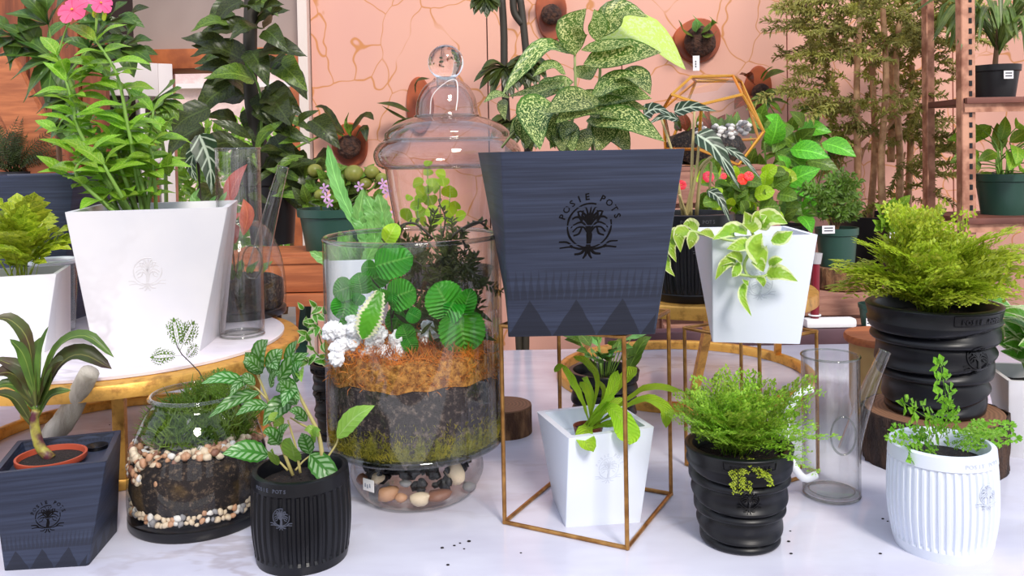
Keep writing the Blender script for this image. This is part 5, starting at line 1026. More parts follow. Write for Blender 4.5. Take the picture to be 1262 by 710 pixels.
# white pot of blue star fern behind the cylinder
q = at(440, 340, 1.36); t = thing('potted_blue_fern', 'white square pot behind the cylinder terrarium with wavy blue-green fern leaves', 'potted plant', (q.x, 1.42, 0)); zt = wz(440, 320, 1.36); square_pot(t, (q.x-.005, 1.4), .1, -.15, .1, .08, .115, zt-.115, MT['white'], wall=.006)
mb = MB(); mb.lathe([(.034, 0), (.034, zt-.1155)], 32, (q.x, 1.40, 0), cap0=True, cap1=True); build(mb, 'pedestal', MT['blackpot'], t)
for pts, w_ in (([(445, 288), (425, 250), (412, 215), (404, 178)], 17), ([(450, 300), (443, 270), (448, 232)], 18), ([(460, 310), (462, 270), (450, 240)], 22), ([(470, 310), (472, 270), (466, 238)], 22), ([(455, 310), (448, 280), (434, 256)], 18), ([(475, 310), (482, 290), (478, 262)], 14), ([(462, 315), (456, 300), (440, 290)], 16), ([(478, 312), (484, 300), (470, 280)], 14)):
    P_ = [at(x, y, 1.38) for x, y in pts]; leaf(t, P_, S(w_, 1.38), LM['bluefern'], 'strap', n=16, crim=.1, wave=.08, wn=4, nrm=V((.1, -1, .2)))
    stem(t, [V((q.x, 1.4, zt-.012)), P_[0]], .0012)
for i in range(16): put(t, uleaf(LM['bluefern'], 'strap', .3, crim=.08, n=10), V((q.x+U(-.03, .03), 1.4+U(-.03, .03), zt-.02)), V((U(-.6, .6), -.2, U(.3, 1))), (0, -1, .3), U(.05, .07))
# wooden bench with crossed green legs behind the gold tray, left-middle
yb = 2.16; zb1 = wz(380, 309, yb); bn = thing('plant_bench', 'rough orange wood bench with dark green crossed legs behind the tall glass can', 'bench', (at(380, 300, yb).x, yb, FLZ))
for (y0_, y1_, yy, nm) in ((311, 357, yb-.11, 'apron_board'), (362, 374, yb-.12, 'lower_shelf')):
    a_, b_ = at(352, y0_, yy), at(500, y1_, yy); mb = MB(); mb.box(((a_.x+b_.x)/2-.1, yy+(0 if nm[0] == 'a' else .08), (a_.z+b_.z)/2), (abs(b_.x-a_.x)+.2, .02 if nm[0] == 'a' else .2, abs(a_.z-b_.z))); build(mb, nm, MT['orangewood'], bn, bevel=.003)
for i in range(3): a_ = at(340, 309, yb); mb = MB(); mb.box((a_.x+.13, yb-.085+i*.088, zb1-.009), (.5, .082, .018)); build(mb, 'top_plank', MT['orangewood'], bn, bevel=.003)
for s in (-1, 1):
    for x0 in (355, 480): a_ = at(x0+s*26, 376, yb); b_ = at(x0-s*60, 700, yb); mb = MB(); mb.tube([(a_.x, yb+s*.03, zb1-.02), (a_.x-s*.12, yb+s*.03, FLZ+.001)], .016, 6); build(mb, 'leg', MT['greenpot'], bn)
# green pot with round ribbed bulbs and purple flowers
q = at(410, 290, 2.14); t = thing('green_pot_plant', 'dark green plastic pot on the bench with round striped leaves and purple flowers', 'potted plant', (q.x, 2.15, zb1)); nursery_pot(t, (q.x+.01, 2.15), .094, .077, wz(410, 259, 2.06)-zb1, zb1, MT['greenpot']); zt = wz(410, 262, 2.15)
BULB = leafmat('striped_round', (132, 148, 78), (104, 124, 60), (180, 190, 120), nv=3, hue=.1)
for px, py, r_ in ((395, 240, 8), (388, 210, 9), (436, 214, 12), (458, 212, 9), (420, 226, 6), (470, 220, 8), (450, 226, 8)):
    mb = MB(); c_ = at(px, py, 2.1); mb.lathe([(max(.0001, S(r_, 2.1)*math.sin(math.pi*i/10)), -S(r_*.9, 2.1)*math.cos(math.pi*i/10)) for i in range(11)], 16, c_, lambda th, z, r: r*(1+.05*math.cos(th*8))); build(mb, 'round_leaf', BULB, t, sharp=0)
    stem(t, [(q.x+U(-.04, .04), 2.15, zt-.01), c_+V((0, .01, -.04)), c_+V((0, 0, -S(r_, 2.1)*.8))], .0035)
for i in range(40): px, py = U(376, 478), U(212, 262); b_ = at(px, py, 2.12); put(t, uleaf(LM['mid' if i % 3 else 'dark'], 'ovate', .5), b_, V((U(-1, 1), -.3, U(-.2, 1))), (0, -.8, .5), U(.04, .07))
for px, py in ((402, 243), (406, 250), (443, 230), (472, 226), (474, 232), (478, 238), (479, 264), (400, 232)): flower(t, at(px, py, 2.05), .013, LM['purple'], V((U(-.4, .4), -1, .2)), 5, pw=.5)
for px, py in ((396, 236), (445, 238)): stem(t, [(q.x, 2.15, zt), at(px, py, 2.07)], .0015, n=3)
# philodendron climbing a pole
dm = 2.45; q = at(322, 250, dm); t = thing('climbing_philodendron', 'dark glossy philodendron climbing a pole in front of the doorway', 'potted plant', (q.x, dm, FLZ)); nursery_pot(t, (q.x+.03, dm), .075, .06, wz(330, 212, dm)+.0-wz(330, 300, dm), wz(330, 300, dm), MT['blackpot'])
mb = MB(); mb.lathe([(.1, 0), (.1, .02), (.02, .03), (.02, wz(330, 300, dm)-FLZ)], 24, (q.x+.03, dm, FLZ), cap0=True, cap1=True); build(mb, 'pedestal', MT['blackpot'], t)
stem(t, [(q.x+.03, dm, wz(330, 230, dm)), at(312, 140, dm), at(308, 60, dm), at(312, -60, dm)], .022, MT['dstem'], taper=.9, sides=8, name='moss_pole')
HE = 'arrow'
for i in range(72):
    py = U(-20, 232); sp_ = 36 if py < 100 else (84 if py > 130 else 40); px = 308+rnd.gauss(0, .5)*sp_+(16 if py > 110 else 0)
    dd_ = dm+U(-.14, .08); b_ = at(px, py, dd_); a = math.atan2(-.2, px-312+U(-20, 20)); d = V((math.copysign(U(.2, 1), px-312+U(-15, 15)), U(-.6, 0), U(-1, .3)))
    put(t, uleaf(LM['dark' if i % 6 else 'mid'], HE, .62, .16, n=8, wave=.03), b_, d, (U(-.3, .3), -.8, .5), U(.09, .15))
for pts in ([(322, 215), (350, 190), (400, 165)], [(320, 210), (290, 170), (265, 160)], [(318, 200), (322, 120), (295, 60)], [(325, 215), (345, 205), (372, 200)]): stem(t, [at(x, y, dm-.03) for x, y in pts], .005, MT['stem'])
for i in range(26): px, py = U(300, 385), U(150, 250); put(t, uleaf(LM['mid' if i % 2 else 'dark'], 'lance', .3, .12), at(px, py, dm-.15), V((U(-1, 1), -.3, U(-.6, .8))), (0, -.8, .5), U(.07, .13))
# hanging / tall leafy plants top left
dp = 2.15; t = thing('umbrella_tree_plant', 'large hand-shaped dark green leaves at the left edge above the empty navy pot', 'plant', (at(70, 240, dp).x, dp+.12, FLZ)); bx = at(76, 250, dp+.12)
stem(t, [(bx.x, bx.y, FLZ+.1), (bx.x, bx.y, .3), at(70, 150, dp+.05), at(62, 60, dp)], .009, MT['bstem'], taper=.6, name='trunk'); nursery_pot(t, (bx.x, bx.y), .1, .08, .18, FLZ, MT['blackpot'])
for hx, hy, n_, L_, fan in ((66, 72, 6, 70, (150, 290)), (50, 62, 4, 55, (120, 200)), (84, 120, 5, 50, (180, 300)), (110, 60, 5, 52, (-60, 90)), (130, 30, 5, 45, (0, 180)), (60, 30, 5, 55, (60, 200)), (150, 60, 4, 42, (-70, 60)), (20, 45, 4, 50, (150, 260)), (80, 150, 5, 38, (200, 340))):
    h_ = at(hx, hy, dp); stem(t, [at(70, 110, dp+.05), h_], .003, n=3)
    for i in range(n_):
        a = math.radians(fan[0]+(fan[1]-fan[0])*i/(n_-1)); e = (hx+math.cos(a)*L_*U(.8, 1.1), hy-math.sin(a)*L_*U(.8, 1.1)); mid = ((hx+e[0])/2, (hy+e[1])/2-5); leaf(t, [h_, at(*mid, dp-.03), at(*e, dp-.02)], S(24, dp), LM['palmate'], 'lance', n=8, wave=.02)
for i in range(36): px, py = U(60, 175), U(-10, 75); put(t, uleaf(LM['dark' if i % 2 else 'palmate'], 'ovate', .45), at(px, py, dp+U(.1, .3)), V((U(-1, 1), -.2, U(-.8, .5))), (0, -.8, .5), U(.05, .09))
t2 = thing('split_leaf_plant', 'dark split-lobed leaf plant behind the periwinkle, right of its stems', 'plant', (at(200, 240, 2.2).x, 2.2, FLZ)); nursery_pot(t2, (at(200, 240, 2.2).x, 2.2), .09, .07, .16, FLZ, MT['blackpot'])
sx = at(200, 240, 2.2).x
stem(t2, [(sx, 2.2, FLZ+.14), (sx, 2.18, 0), at(205, 230, 1.8), at(195, 150, 1.66)], .006)
for fx in ((200, 125, 0), (186, 150, 1)):
    for i in range(7):
        a = math.radians(-95+150*i/6); e = (fx[0]+math.cos(a)*28, fx[1]-math.sin(a)*34); leaf(t2, [at(fx[0]-12, fx[1], 1.64), at((fx[0]+e[0])/2, (fx[1]+e[1])/2-4, 1.62), at(*e, 1.62)], S(12, 1.6), LM['mid'], 'strap', n=8)
    stem(t2, [at(198, 180, 1.68), at(fx[0]-12, fx[1], 1.64)], .003, n=3)
# small feathery conifer-like plant and wood box, far left
q = at(20, 215, 2.5); t = thing('feathery_plant', 'small feathery palm-like plant on a wooden crate at left edge', 'potted plant', (q.x, 2.5, FLZ)); zc = wz(45, 232, 2.5)
mb = MB(); mb.box((q.x-.02, 2.53, (FLZ+zc)/2), (.24, .2, zc-FLZ)); build(mb, 'crate_box', MT['crate'], t, bevel=.004); nursery_pot(t, (q.x, 2.5), .05, .03, .05, zc, MT['blackpot'])
for i in range(60): a = U(0, 3.14); put(t, unit('fe', lambda: pinnate(LM['dark'], 16, .14, .02, .2, 'lance', seed=4)), (q.x+U(-.02, .02), 2.5, zc+.045), V((math.cos(a), U(-.4, .4), abs(math.sin(a))+.2)), (0, -.7, .5), U(.1, .17), 'frond')
for i in range(2):
    a_, b_ = ((4, 150), (60, 215)) if i else ((22, 128), (75, 235)); A_, B_ = at(*a_, 2.5), at(*b_, 2.5); v_ = (B_-A_); R_ = M.Rotation(math.atan2(v_.x, v_.z), 3, 'Y'); mb = MB(); c_ = (A_+B_)/2
    mb.box(c_+V((0, .03*i, 0)), (.11, .03, v_.length+.3), rot=R_); o = build(mb, 'leaning_board', MT['orangewood'], None, bevel=.003); tag(o, 'orange wooden board leaning at far left, %s' % ('the shorter outer one' if i else 'the longer inner one'), 'board', 'leaning boards at far left')
# ---------------------------------------------------------------- wall mounts
def mount(label, px, py, rw, rh, leaves, tagpx=None, fiber=True, lm_='mid'):
    yd = DW-.012; c_ = at(px, py, yd); t = thing('wall_mounted_plant', label, 'mounted plant', (c_.x, DW, c_.z), 'plants mounted on wooden plaques')
    N_ = 40; rows = []
    for r_, y_ in ((1, DW), (1.0, DW-.014), (.95, DW-.02), (.02, DW-.02)):
        rows.append([V((c_.x+math.cos(a)*S(rw, yd)*r_*(1+.05*math.sin(3*a+px)), y_, c_.z+math.sin(a)*S(rh, yd)*r_*(1+.04*math.sin(2*a+py)))) for a in [2*math.pi*i/N_ for i in range(N_)]])
    mb = MB(); mb.grid(rows, True); build(mb, 'wooden_plaque', plain('red_brown_plaque', (186, 92, 50), .4, c2=(120, 52, 30), vscale=6) if 'red_brown_plaque' not in bpy.data.materials else bpy.data.materials['red_brown_plaque'], t, sharp=40)
    if fiber:
        mb = MB(); r = random.Random(px); cc_ = V((c_.x, DW-.045, c_.z-S(rh*.1, yd)))
        rows = [[cc_+V((math.cos(a)*math.sin(b), -math.cos(b)*.6, math.sin(a)*math.sin(b)))*S(rw*.66, yd)*(1+.15*MN.noise(V((a*2, b*3, px)))) for a in [2*math.pi*i/18 for i in range(18)]] for b in [math.pi*j/12 for j in range(13)]]
        mb.grid(rows, True); build(mb, 'moss_ball', plain('dark_fibre', (86, 56, 42), .9, c2=(50, 34, 30), vscale=60, bump=1, bscale=90, bdist=.01) if 'dark_fibre' not in bpy.data.materials else bpy.data.materials['dark_fibre'], t, sharp=0)
    for pts, w_, m_ in leaves: leaf(t, [at(x, y, DW-.07-.03*i) for i, (x, y) in enumerate(pts)], S(w_, DW-.08), LM[m_], 'ovate' if w_ > 12 else 'lance', n=8)
    if tagpx: a_ = at(*tagpx, DW-.085); mb = MB(); mb.box(a_, (.024, .002, .055)); tg = build(mb, 'tag', MT['tag'], t, label='white paper tag'); mb = MB(); [mb.box(a_+V((-.002, -.0015, .006-.009*i)), (.004, .0005, .006)) for i in range(3)]; build(mb, 'print', MT['ink'], tg)
    return t
mount('mounted staghorn with strap leaves on a wooden plaque left of the lidded jar', 432, 178, 22, 28, [([(425, 165), (405, 150), (385, 145)], 18, 'dark'), ([(430, 165), (450, 143), (461, 148)], 16, 'dark'), ([(432, 168), (428, 150), (430, 138)], 12, 'mid'), ([(438, 170), (448, 158), (452, 175)], 14, 'dark'), ([(424, 168), (408, 160), (396, 172)], 18, 'mid'), ([(420, 160), (400, 135), (388, 132)], 14, 'dark')])
mount('mounted staghorn with dark leaves partly behind the lidded jar lid', 517, 130, 17, 34, [([(505, 138), (485, 130), (464, 127)], 13, 'dark'), ([(512, 115), (515, 100), (530, 97)], 12, 'dark'), ([(508, 145), (490, 155), (475, 172)], 12, 'dark'), ([(506, 150), (485, 140), (470, 130)], 8, 'dark'), ([(510, 148), (500, 160), (492, 166)], 8, 'mid')], fiber=False)
mount('oval bark-mounted fibrous plant at the top edge above the speckled leaves', 679, 16, 19, 34, [([(672, -8), (655, -14), (640, -4)], 12, 'mid'), ([(682, -8), (700, -16), (712, -8)], 12, 'mid')])
mount('round wooden plaque with ivy-like leaves and tag, top right of centre', 860, 50, 29, 27, [([(855, 45), (843, 40), (836, 24)], 20, 'mid'), ([(862, 42), (880, 30), (874, 20)], 16, 'mid'), ([(858, 40), (860, 28), (853, 18)], 16, 'bluefern'), ([(866, 42), (876, 46), (884, 38)], 14, 'mid')], (858, 78), True)
mount('reddish mounted plant behind the geometric terrarium', 935, 112, 17, 30, [([(930, 105), (920, 95), (925, 88)], 22, 'redleaf'), ([(940, 100), (952, 92), (968, 88)], 22, 'mid'), ([(938, 118), (950, 112), (975, 118)], 10, 'mid'), ([(930, 120), (915, 125), (905, 135)], 20, 'redleaf'), ([(938, 98), (945, 88), (953, 82)], 16, 'mid'), ([(936, 130), (930, 145), (932, 160)], 16, 'redleaf'), ([(944, 116), (975, 110), (1005, 114)], 7, 'mid')])
# dracaena canes
t = thing('cane_dracaena', 'tall bare-caned plant with rosettes of dark leaves between jar and speckled plant', 'plant', (at(640, 200, 2.9).x, 2.9, FLZ)); nursery_pot(t, (at(640, 200, 2.9).x, 2.9), .14, .11, .25, FLZ, MT['blackpot'])
for pts in ([(618, -10), (621, 40), (622, 100), (630, 240)], [(640, -10), (646, 40), (650, 100), (650, 240)], [(632, -10), (634, 15), (644, 30)]): 
    P_ = [at(x, y, 2.9) for x, y in pts]
    if pts[-1][1] > 200: P_.append(V((at(640, 200, 2.9).x, 2.9, FLZ+.22)))
    stem(t, P_, S(4.5, 2.9), MT['dstem'], n=14, taper=1, name='cane', sides=8)
for cx1, cy1, R_ in ((622, 82, 40), (652, 80, 26), (628, 150, 30), (650, 160, 26), (598, -2, 20)):
    for i in range(13):
        a = math.radians(-200+220*i/12+U(-8, 8)); L = R_*U(.7, 1.1); e = (cx1+math.cos(a)*L, cy1-math.sin(a)*L*.8+8); leaf(t, [at(cx1, cy1, 2.87), at((cx1+e[0])/2, (cy1+e[1])/2-7, 2.84), at(*e, 2.82)], S(11, 2.9), LM['dark'], 'strap', n=7)
# ---------------------------------------------------------------- geometric terrarium on a plant crate
dg_ = 2.2; K = cl(0, 3.227, (780, 60))
vs = {'a': (232, 112, .0), 'b': (398, 108, .02), 'c': (435, 182, -.06), 'd': (272, 222, -.1), 'e': (155, 182, -.04), 'f': (520, 330, -.02), 'g': (420, 462, -.03), 'h': (262, 400, -.08), 'i': (120, 240, .0), 'j': (130, 400, .02), 'k': (430, 130, .14), 'l': (250, 130, .16), 'm': (500, 360, .12), 'n': (150, 380, .16)}
Pv = {k_: at(*K(x, y), dg_+z) for k_, (x, y, z) in vs.items()}
gt = thing('geometric_terrarium', 'faceted glass terrarium with brass edges behind the alocasia leaves', 'terrarium', at(*K(300, 465), dg_))
for k_ in ('ab', 'bc', 'cd', 'de', 'ea', 'cf', 'fg', 'gh', 'hd', 'ei', 'ij', 'jh', 'ak', 'bk', 'al', 'kf', 'km', 'fm', 'in', 'nj', 'gm', 'li', 'ln', 'kl', 'mn'): mb = MB(); mb.tube([Pv[k_[0]], Pv[k_[1]]], .004, 6); build(mb, 'brass_edge', MT['brass'], gt)
for k_ in ('abcde', 'dcfgh', 'edhji'): mb = MB(); mb.face([Pv[c_] for c_ in k_]); build(mb, 'pane', MT['glass'], gt, smooth=False)
zs_ = Pv['g'].z; gc = at(*K(290, 440), dg_+.04)
mb = MB(); rows = [[V((gc.x+math.cos(a)*.11*q, dg_+.05+math.sin(a)*.09*q, zs_+.02+h_+.02*MN.noise(V((a, q*4, 2))))) for a in [2*math.pi*i/24 for i in range(24)]] for q, h_ in ((.7, -.015), (.98, .02), (.85, .05), (.5, .07), (.02, .08))]; mb.grid(rows, True); build(mb, 'soil', MT['tsoil'], gt, sharp=0)
r = random.Random(5)
for i in range(60): link('pebble', pebble(i % 6, PEB[1 if i % 3 else 4]), gt, M.Translation((gc.x+r.uniform(-.03, .1), dg_-.02+r.uniform(-.02, .04), zs_+.07+r.uniform(0, .04))) @ M.Diagonal((.008, .007, .006, 1)))
for i in range(24): put(gt, uleaf(LM['mid' if i % 2 else 'redleaf'], 'ovate', .5), (gc.x+U(-.08, .08), dg_+U(0, .08), zs_+.09), V((U(-1, 1), -.2, 1)), (0, -1, .4), U(.03, .06))
mb = MB(); gz = zs_-.002; cr_t = thing('plant_crate', 'stacked slatted crates behind the black ribbed pot', 'crate', (gc.x+.02, 2.27, FLZ))
for i in range(12):
    h_ = (gz-FLZ)/12
    for sy in (-.1, .1): mb = MB(); mb.box((gc.x+.02, 2.27+sy, FLZ+h_*(i+.5)), (.3, .014, h_*.86)); build(mb, 'slat', MT['crate'], cr_t, bevel=.002)
for sx_ in (-1, 1):
    for sy in (-.085, .085): mb = MB(); mb.box((gc.x+.02+sx_*.14, 2.27+sy, (FLZ+gz)/2), (.02, .016, gz-FLZ)); build(mb, 'corner_post', MT['crate'], cr_t)
mb = MB(); mb.box((gc.x+.02, 2.27, gz-.006), (.3, .22, .01)); build(mb, 'top_board', MT['crate'], cr_t, bevel=.002)
# red-flowered plant and broad green plant right of it
df_ = 1.63; q = at(900, 262, df_); zr_ = wz(895, 262, df_); t = thing('red_flower_plant', 'green leafy plant with small red flowers above the white trailing-plant pot', 'potted plant', (q.x, df_, Z2)); nursery_pot(t, (q.x, df_), .05, .042, zr_-Z2, Z2+.0003, MT['blackpot'])
for i in range(120): px, py = U(862, 965), U(212, 268); put(t, uleaf(LM['mid' if i % 3 else 'lime'], 'round', .8, .08), at(px, py, df_+U(-.05, .06)), V((U(-1, 1), -.4, U(-.3, .8))), (0, -.9, .4), U(.022, .04))
for px, py, r_ in ((873, 218, 7), (915, 221, 7), (923, 217, 6), (840, 228, 6), (892, 217, 4)): flower(t, at(px, py, df_-.07), S(r_, df_), LM['redflower'], V((U(-.3, .3), -1, .3)), 7)
dg2 = 2.55; q = at(955, 262, dg2); t = thing('broad_leaf_plant', 'bright green broad-leaved bush behind the white trailing-plant pot', 'potted plant', (q.x, dg2, FLZ)); nursery_pot(t, (q.x, dg2), .09, .075, .16, wz(955, 285, dg2)-.14, MT['blackpot']); zz = wz(955, 285, dg2)-.14
mb = MB(); mb.lathe([(.07, 0), (.07, zz-FLZ)], 24, (q.x, dg2, FLZ), cap0=True, cap1=True); build(mb, 'pedestal', MT['blackpot'], t)
for pts in ([(955, 262), (945, 215), (942, 175)], [(955, 262), (968, 210), (985, 190)], [(950, 262), (935, 220), (925, 168)]): stem(t, [V((q.x, dg2, zz+.12))]+[at(x, y, dg2) for x, y in pts[1:]], .004)
for i in range(70): px, py = rnd.gauss(955, 24), U(150, 280); put(t, uleaf(LM['mid'] if i % 3 else leafmat('fresh', (96, 176, 52), (66, 148, 44)) if 'fresh_leaf' not in bpy.data.materials else bpy.data.materials['fresh_leaf'], 'ovate', .6), at(px, py, dg2+U(-.2, .08)), V((U(-1, 1), -.4, U(-.5, .8))), (0, -.9, .4), U(.065, .11))
# umbrella tree by the wall
dh = 2.85; q = at(982, 270, dh); t = thing('schefflera_plant', 'umbrella plant with palmate leaf whorls against the pink wall', 'plant', (q.x, dh, FLZ)); nursery_pot(t, (q.x, dh), .1, .08, .2, FLZ, MT['blackpot'])
for hx, hy in ((1005, 136), (985, 175), (960, 190), (975, 215), (1000, 200), (985, 240), (960, 160), (1010, 165), (945, 125), (1020, 190)):
    stem(t, [V((q.x, dh, FLZ+.18)), at(985, 330, dh), at((hx+990)/2, hy+50, dh), at(hx, hy, dh)], .0035, n=6)
    for i in range(7): a = 2*math.pi*i/7+U(-.2, .2); h_ = at(hx, hy, dh-.03); e = h_+V((math.cos(a)*U(.06, .085), U(-.05, 0), math.sin(a)*.04-.012)); leaf(t, [h_, (h_+e)/2+V((0, 0, .01)), e], .024, LM['palmate' if i % 2 else 'mid'], 'ovate', n=5)
# ---------------------------------------------------------------- ming aralia trees
da_ = 2.75; t = thing('aralia_tree', 'tall multi-trunked feathery tree in black pots against the pink wall', 'tree', (at(1090, 300, da_).x, da_, FLZ)); qx = at(1090, 300, da_).x
mb = MB(); mb.lathe([(.15, wz(1090, 345, da_)), (.17, wz(1090, 264, da_)), (.16, wz(1090, 264, da_)), (.15, wz(1090, 272, da_)), (.001, wz(1090, 270, da_))], 32, (qx, da_, 0), cap0=True); build(mb, 'pot_body', MT['blackpot'], t)
zb_ = wz(1090, 345, da_); mb = MB(); mb.lathe([(.13, FLZ), (.13, zb_)], 24, (qx, da_, 0), cap0=True); build(mb, 'pedestal', MT['blackpot'], t)
trk = [([(1058, 275), (1057, 200), (1056, 100), (1060, 20)], 0), ([(1089, 275), (1086, 200), (1092, 100), (1088, 10)], -.04), ([(1108, 275), (1109, 190), (1104, 90), (1110, 10)], .03), ([(1118, 275), (1122, 180), (1124, 80)], .06), ([(1072, 275), (1078, 180), (1074, 60)], .06), ([(1098, 200), (1100, 120), (1098, 60)], .02), ([(1147, 230), (1147, 150), (1140, 60)], .1)]
BT = plain('tan_trunk', (214, 168, 126), .7, c2=(170, 124, 88), vscale=30)
for i_, (pts, dz) in enumerate(trk): stem(t, [at(x, y, da_+dz-(.06 if i_ < 3 else 0)) for x, y in pts], S(4.6, da_), BT, n=12, taper=.7, name='trunk')
sp3 = [unit(('aral', i), lambda i=i: spray(LM['aralia'], 60+i, 80, .17, .045)) for i in range(5)]
r = random.Random(21)
CL_ = [(1010, 30, 22, 14, 12), (1035, 12, 26, 14, 18), (1060, 25, 26, 18, 24), (1090, 12, 28, 14, 26), (1120, 25, 26, 18, 26), (1150, 20, 24, 16, 22), (1172, 38, 16, 12, 10), (1020, 62, 24, 14, 14), (1065, 55, 26, 14, 18), (1110, 58, 26, 12, 16), (1000, 92, 12, 12, 5), (1148, 66, 18, 12, 10),
       (1035, 118, 18, 16, 14), (1058, 135, 16, 14, 12), (1100, 115, 18, 12, 12), (1125, 122, 16, 10, 9), (1080, 160, 22, 12, 7), (1118, 168, 18, 10, 10), (1140, 185, 14, 14, 8), (1056, 185, 12, 10, 6), (1065, 235, 18, 12, 6), (1115, 205, 12, 16, 6), (1138, 222, 12, 12, 6), (1096, 240, 20, 10, 4)]
cnt = 0
for cx_, cy_, sx_, sy_, n_ in CL_:
    for i in range(n_):
        py = r.gauss(cy_, sy_*.7); px = r.gauss(cx_, sx_*.6); dd_ = da_+(r.uniform(-.02, .2) if r.random() < .72 else r.uniform(-.2, -.05))
        put(t, sp3[cnt % 5], at(px, py, dd_), V((r.uniform(-1, 1)+(px-1085)/90, r.uniform(-.5, .3), r.uniform(-.45, .4))), V((0, -.5, 1)), r.uniform(.1, .17), 'branch'); cnt += 1
for i in range(9): px = r.uniform(1030, 1140); py = r.uniform(60, 190); stem(t, [at(1056+(i % 3)*26, py+40, da_), at((1056+(i % 3)*26+px)/2, py+12, da_), at(px, py, da_)], .006, BT, n=5, name='side_branch')
# small shrub in labelled green pot on a log slice on the crate
dq = 2.25; zc1 = wz(1040, 376-25, dq); q = at(1035, 350, dq); zcr = wz(1040, 352, dq)
cr2 = thing('pallet_crate', 'weathered slatted wooden crate behind the table under the log slice', 'crate', (at(1040, 380, dq).x, dq, FLZ))
xc = at(1040, 380, dq).x; y_ = 352; z = zcr; i = 0
while z > FLZ+.03:
    mb = MB(); h_ = .052; mb.box((xc, dq-.13, z-h_/2), (.36, .015, h_)); build(mb, 'slat', MT['crate'], cr2, bevel=.002)
    mb = MB(); mb.box((xc, dq+.13, z-h_/2), (.36, .015, h_)); build(mb, 'slat', MT['crate'], cr2, bevel=.002); z -= h_+.01
for sx_ in (-1, 1):
    for sy in (-1, 1): mb = MB(); mb.box((xc+sx_*.16, dq+sy*.113, (FLZ+zcr)/2), (.03, .02, zcr-FLZ-.002)); build(mb, 'corner_post', plain('dark_crate', (70, 48, 46), .8) if 'dark_crate' not in bpy.data.materials else bpy.data.materials['dark_crate'], cr2)
mb = MB(); mb.box((xc, dq, zcr-.009), (.34, .24, .014)); build(mb, 'top_board', MT['crate'], cr2, bevel=.002)
lg3 = thing('log_slice', 'bark-edged log slice on the slatted crate under the green pot', 'log', (at(1034, 350, dq).x, dq-.03, zcr)); zl3 = wz(1034, 328, dq-.03); log(lg3, (at(1034, 350, dq).x, dq-.03), S(34, dq), zcr+.0005, zl3, MT['barkl'], MT['cut'], 7, 80)
qx2 = at(1026, 300, dq).x; gp = thing('green_pot_shrub', 'small-leaved shrub in a labelled green pot on the log slice', 'potted plant', (qx2, dq-.03, zl3)); hz = wz(1026, 281, dq-.03)-zl3; nursery_pot(gp, (qx2, dq-.03), S(24, dq), S(20, dq), hz, zl3+.001, MT['greenpot'])
def tagc(root, px, py, d, w_=.02, h_=.014): c_ = at(px, py, d); mb = MB(); mb.box(c_, (w_, .0015, h_)); o = build(mb, 'price_tag', MT['tag'], root, label='white price label'); mb = MB(); [mb.box(c_+V((0, -.001, h_*.2-h_*.35*i)), (w_*.7, .0004, h_*.14)) for i in range(2)]; build(mb, 'print', MT['ink'], o)
tagc(gp, 1021, 283, dq-.03-S(25, dq)-.004, .032, .02)
for i in range(60): b_ = at(U(1008, 1048), U(232, 276), dq-.03); put(gp, unit('shr', lambda: spray(LM['mid'], 77, 18, .32, .14, 'ovate')), b_, V((U(-.8, .8), U(-.5, .3), U(0, 1))), (0, -.8, .5), U(.04, .065), 'branch')
for i in range(4): stem(gp, [(qx2, dq-.03, zl3+hz*.85), at(1015+i*9, 250, dq-.03)], .002, MT['bstem'], n=3)
# red rod on a white foot on a plum plank shelf
pl = thing('plank_shelf', 'dark plum painted plank bench behind the back edge of the table', 'bench', (at(1035, 420, 2.02).x, 2.02, FLZ)); zp = wz(1035, 403, 2.02)
mb = MB(); mb.box((at(1035, 420, 2.0).x-.1, 2.02, zp-.03), (.9, .05, .06)); build(mb, 'front_plank', MT['plum'], pl, bevel=.003)
for sx_ in (-1, 1): mb = MB(); mb.box((at(1035, 420, 2.0).x-.1+sx_*.4, 2.02, (FLZ+zp-.06)/2), (.05, .05, zp-.06-FLZ)); build(mb, 'leg', MT['plum'], pl)
q = at(1004, 392, 2.02); rr_ = thing('red_rod_tool', 'dark red rod standing on a white foot beside the white trailing-plant pot', 'tool', (q.x, 2.02, zp))
mb = MB(); mb.tube([(q.x, 2.02, zp+.02), (q.x+.004, 2.02, wz(1004, 324, 2.02))], S(5, 2.02), 16); build(mb, 'red_rod', MT['red'], rr_)
mb = MB(); mb.tube([(q.x+.004, 2.02, wz(1004, 325, 2.02)), (q.x+.005, 2.02, wz(1004, 312, 2.02))], [S(6, 2), S(8, 2)], 12); build(mb, 'wrapped_top', MT['plastic'], rr_)
mb = MB(); mb.box((q.x+.035, 2.02, zp+.0115), (.12, .035, .022)); build(mb, 'white_foot', MT['tag'], rr_, bevel=.008)
mb = MB(); mb.tube([V((q.x+math.cos(a)*.013, 2.02+math.sin(a)*.013, zp+.03)) for a in [2*math.pi*i/20 for i in range(20)]], .002, 6, closed=True); build(mb, 'white_tie', MT['tag'], rr_)
# small green pot on the plank at right
q = at(1075, 400, 2.02); t = thing('small_green_pot', 'small dark green nursery pot with a white label left of the large twisted pot', 'potted plant', (q.x, 2.02, zp)); nursery_pot(t, (q.x, 2.02), .03, .024, .055, zp, MT['greenpot']); tagc(t, 1071, 397, 1.985, .013, .018)
for i in range(16): put(t, unit('shr2', lambda: spray(LM['fernlime'], 78, 14, .3, .12, 'ovate')), (q.x+U(-.01, .01), 2.02, zp+.05+U(0, .06)), V((U(-.5, .5), -.2, 1)), (0, -.8, .5), U(.03, .05), 'branch')
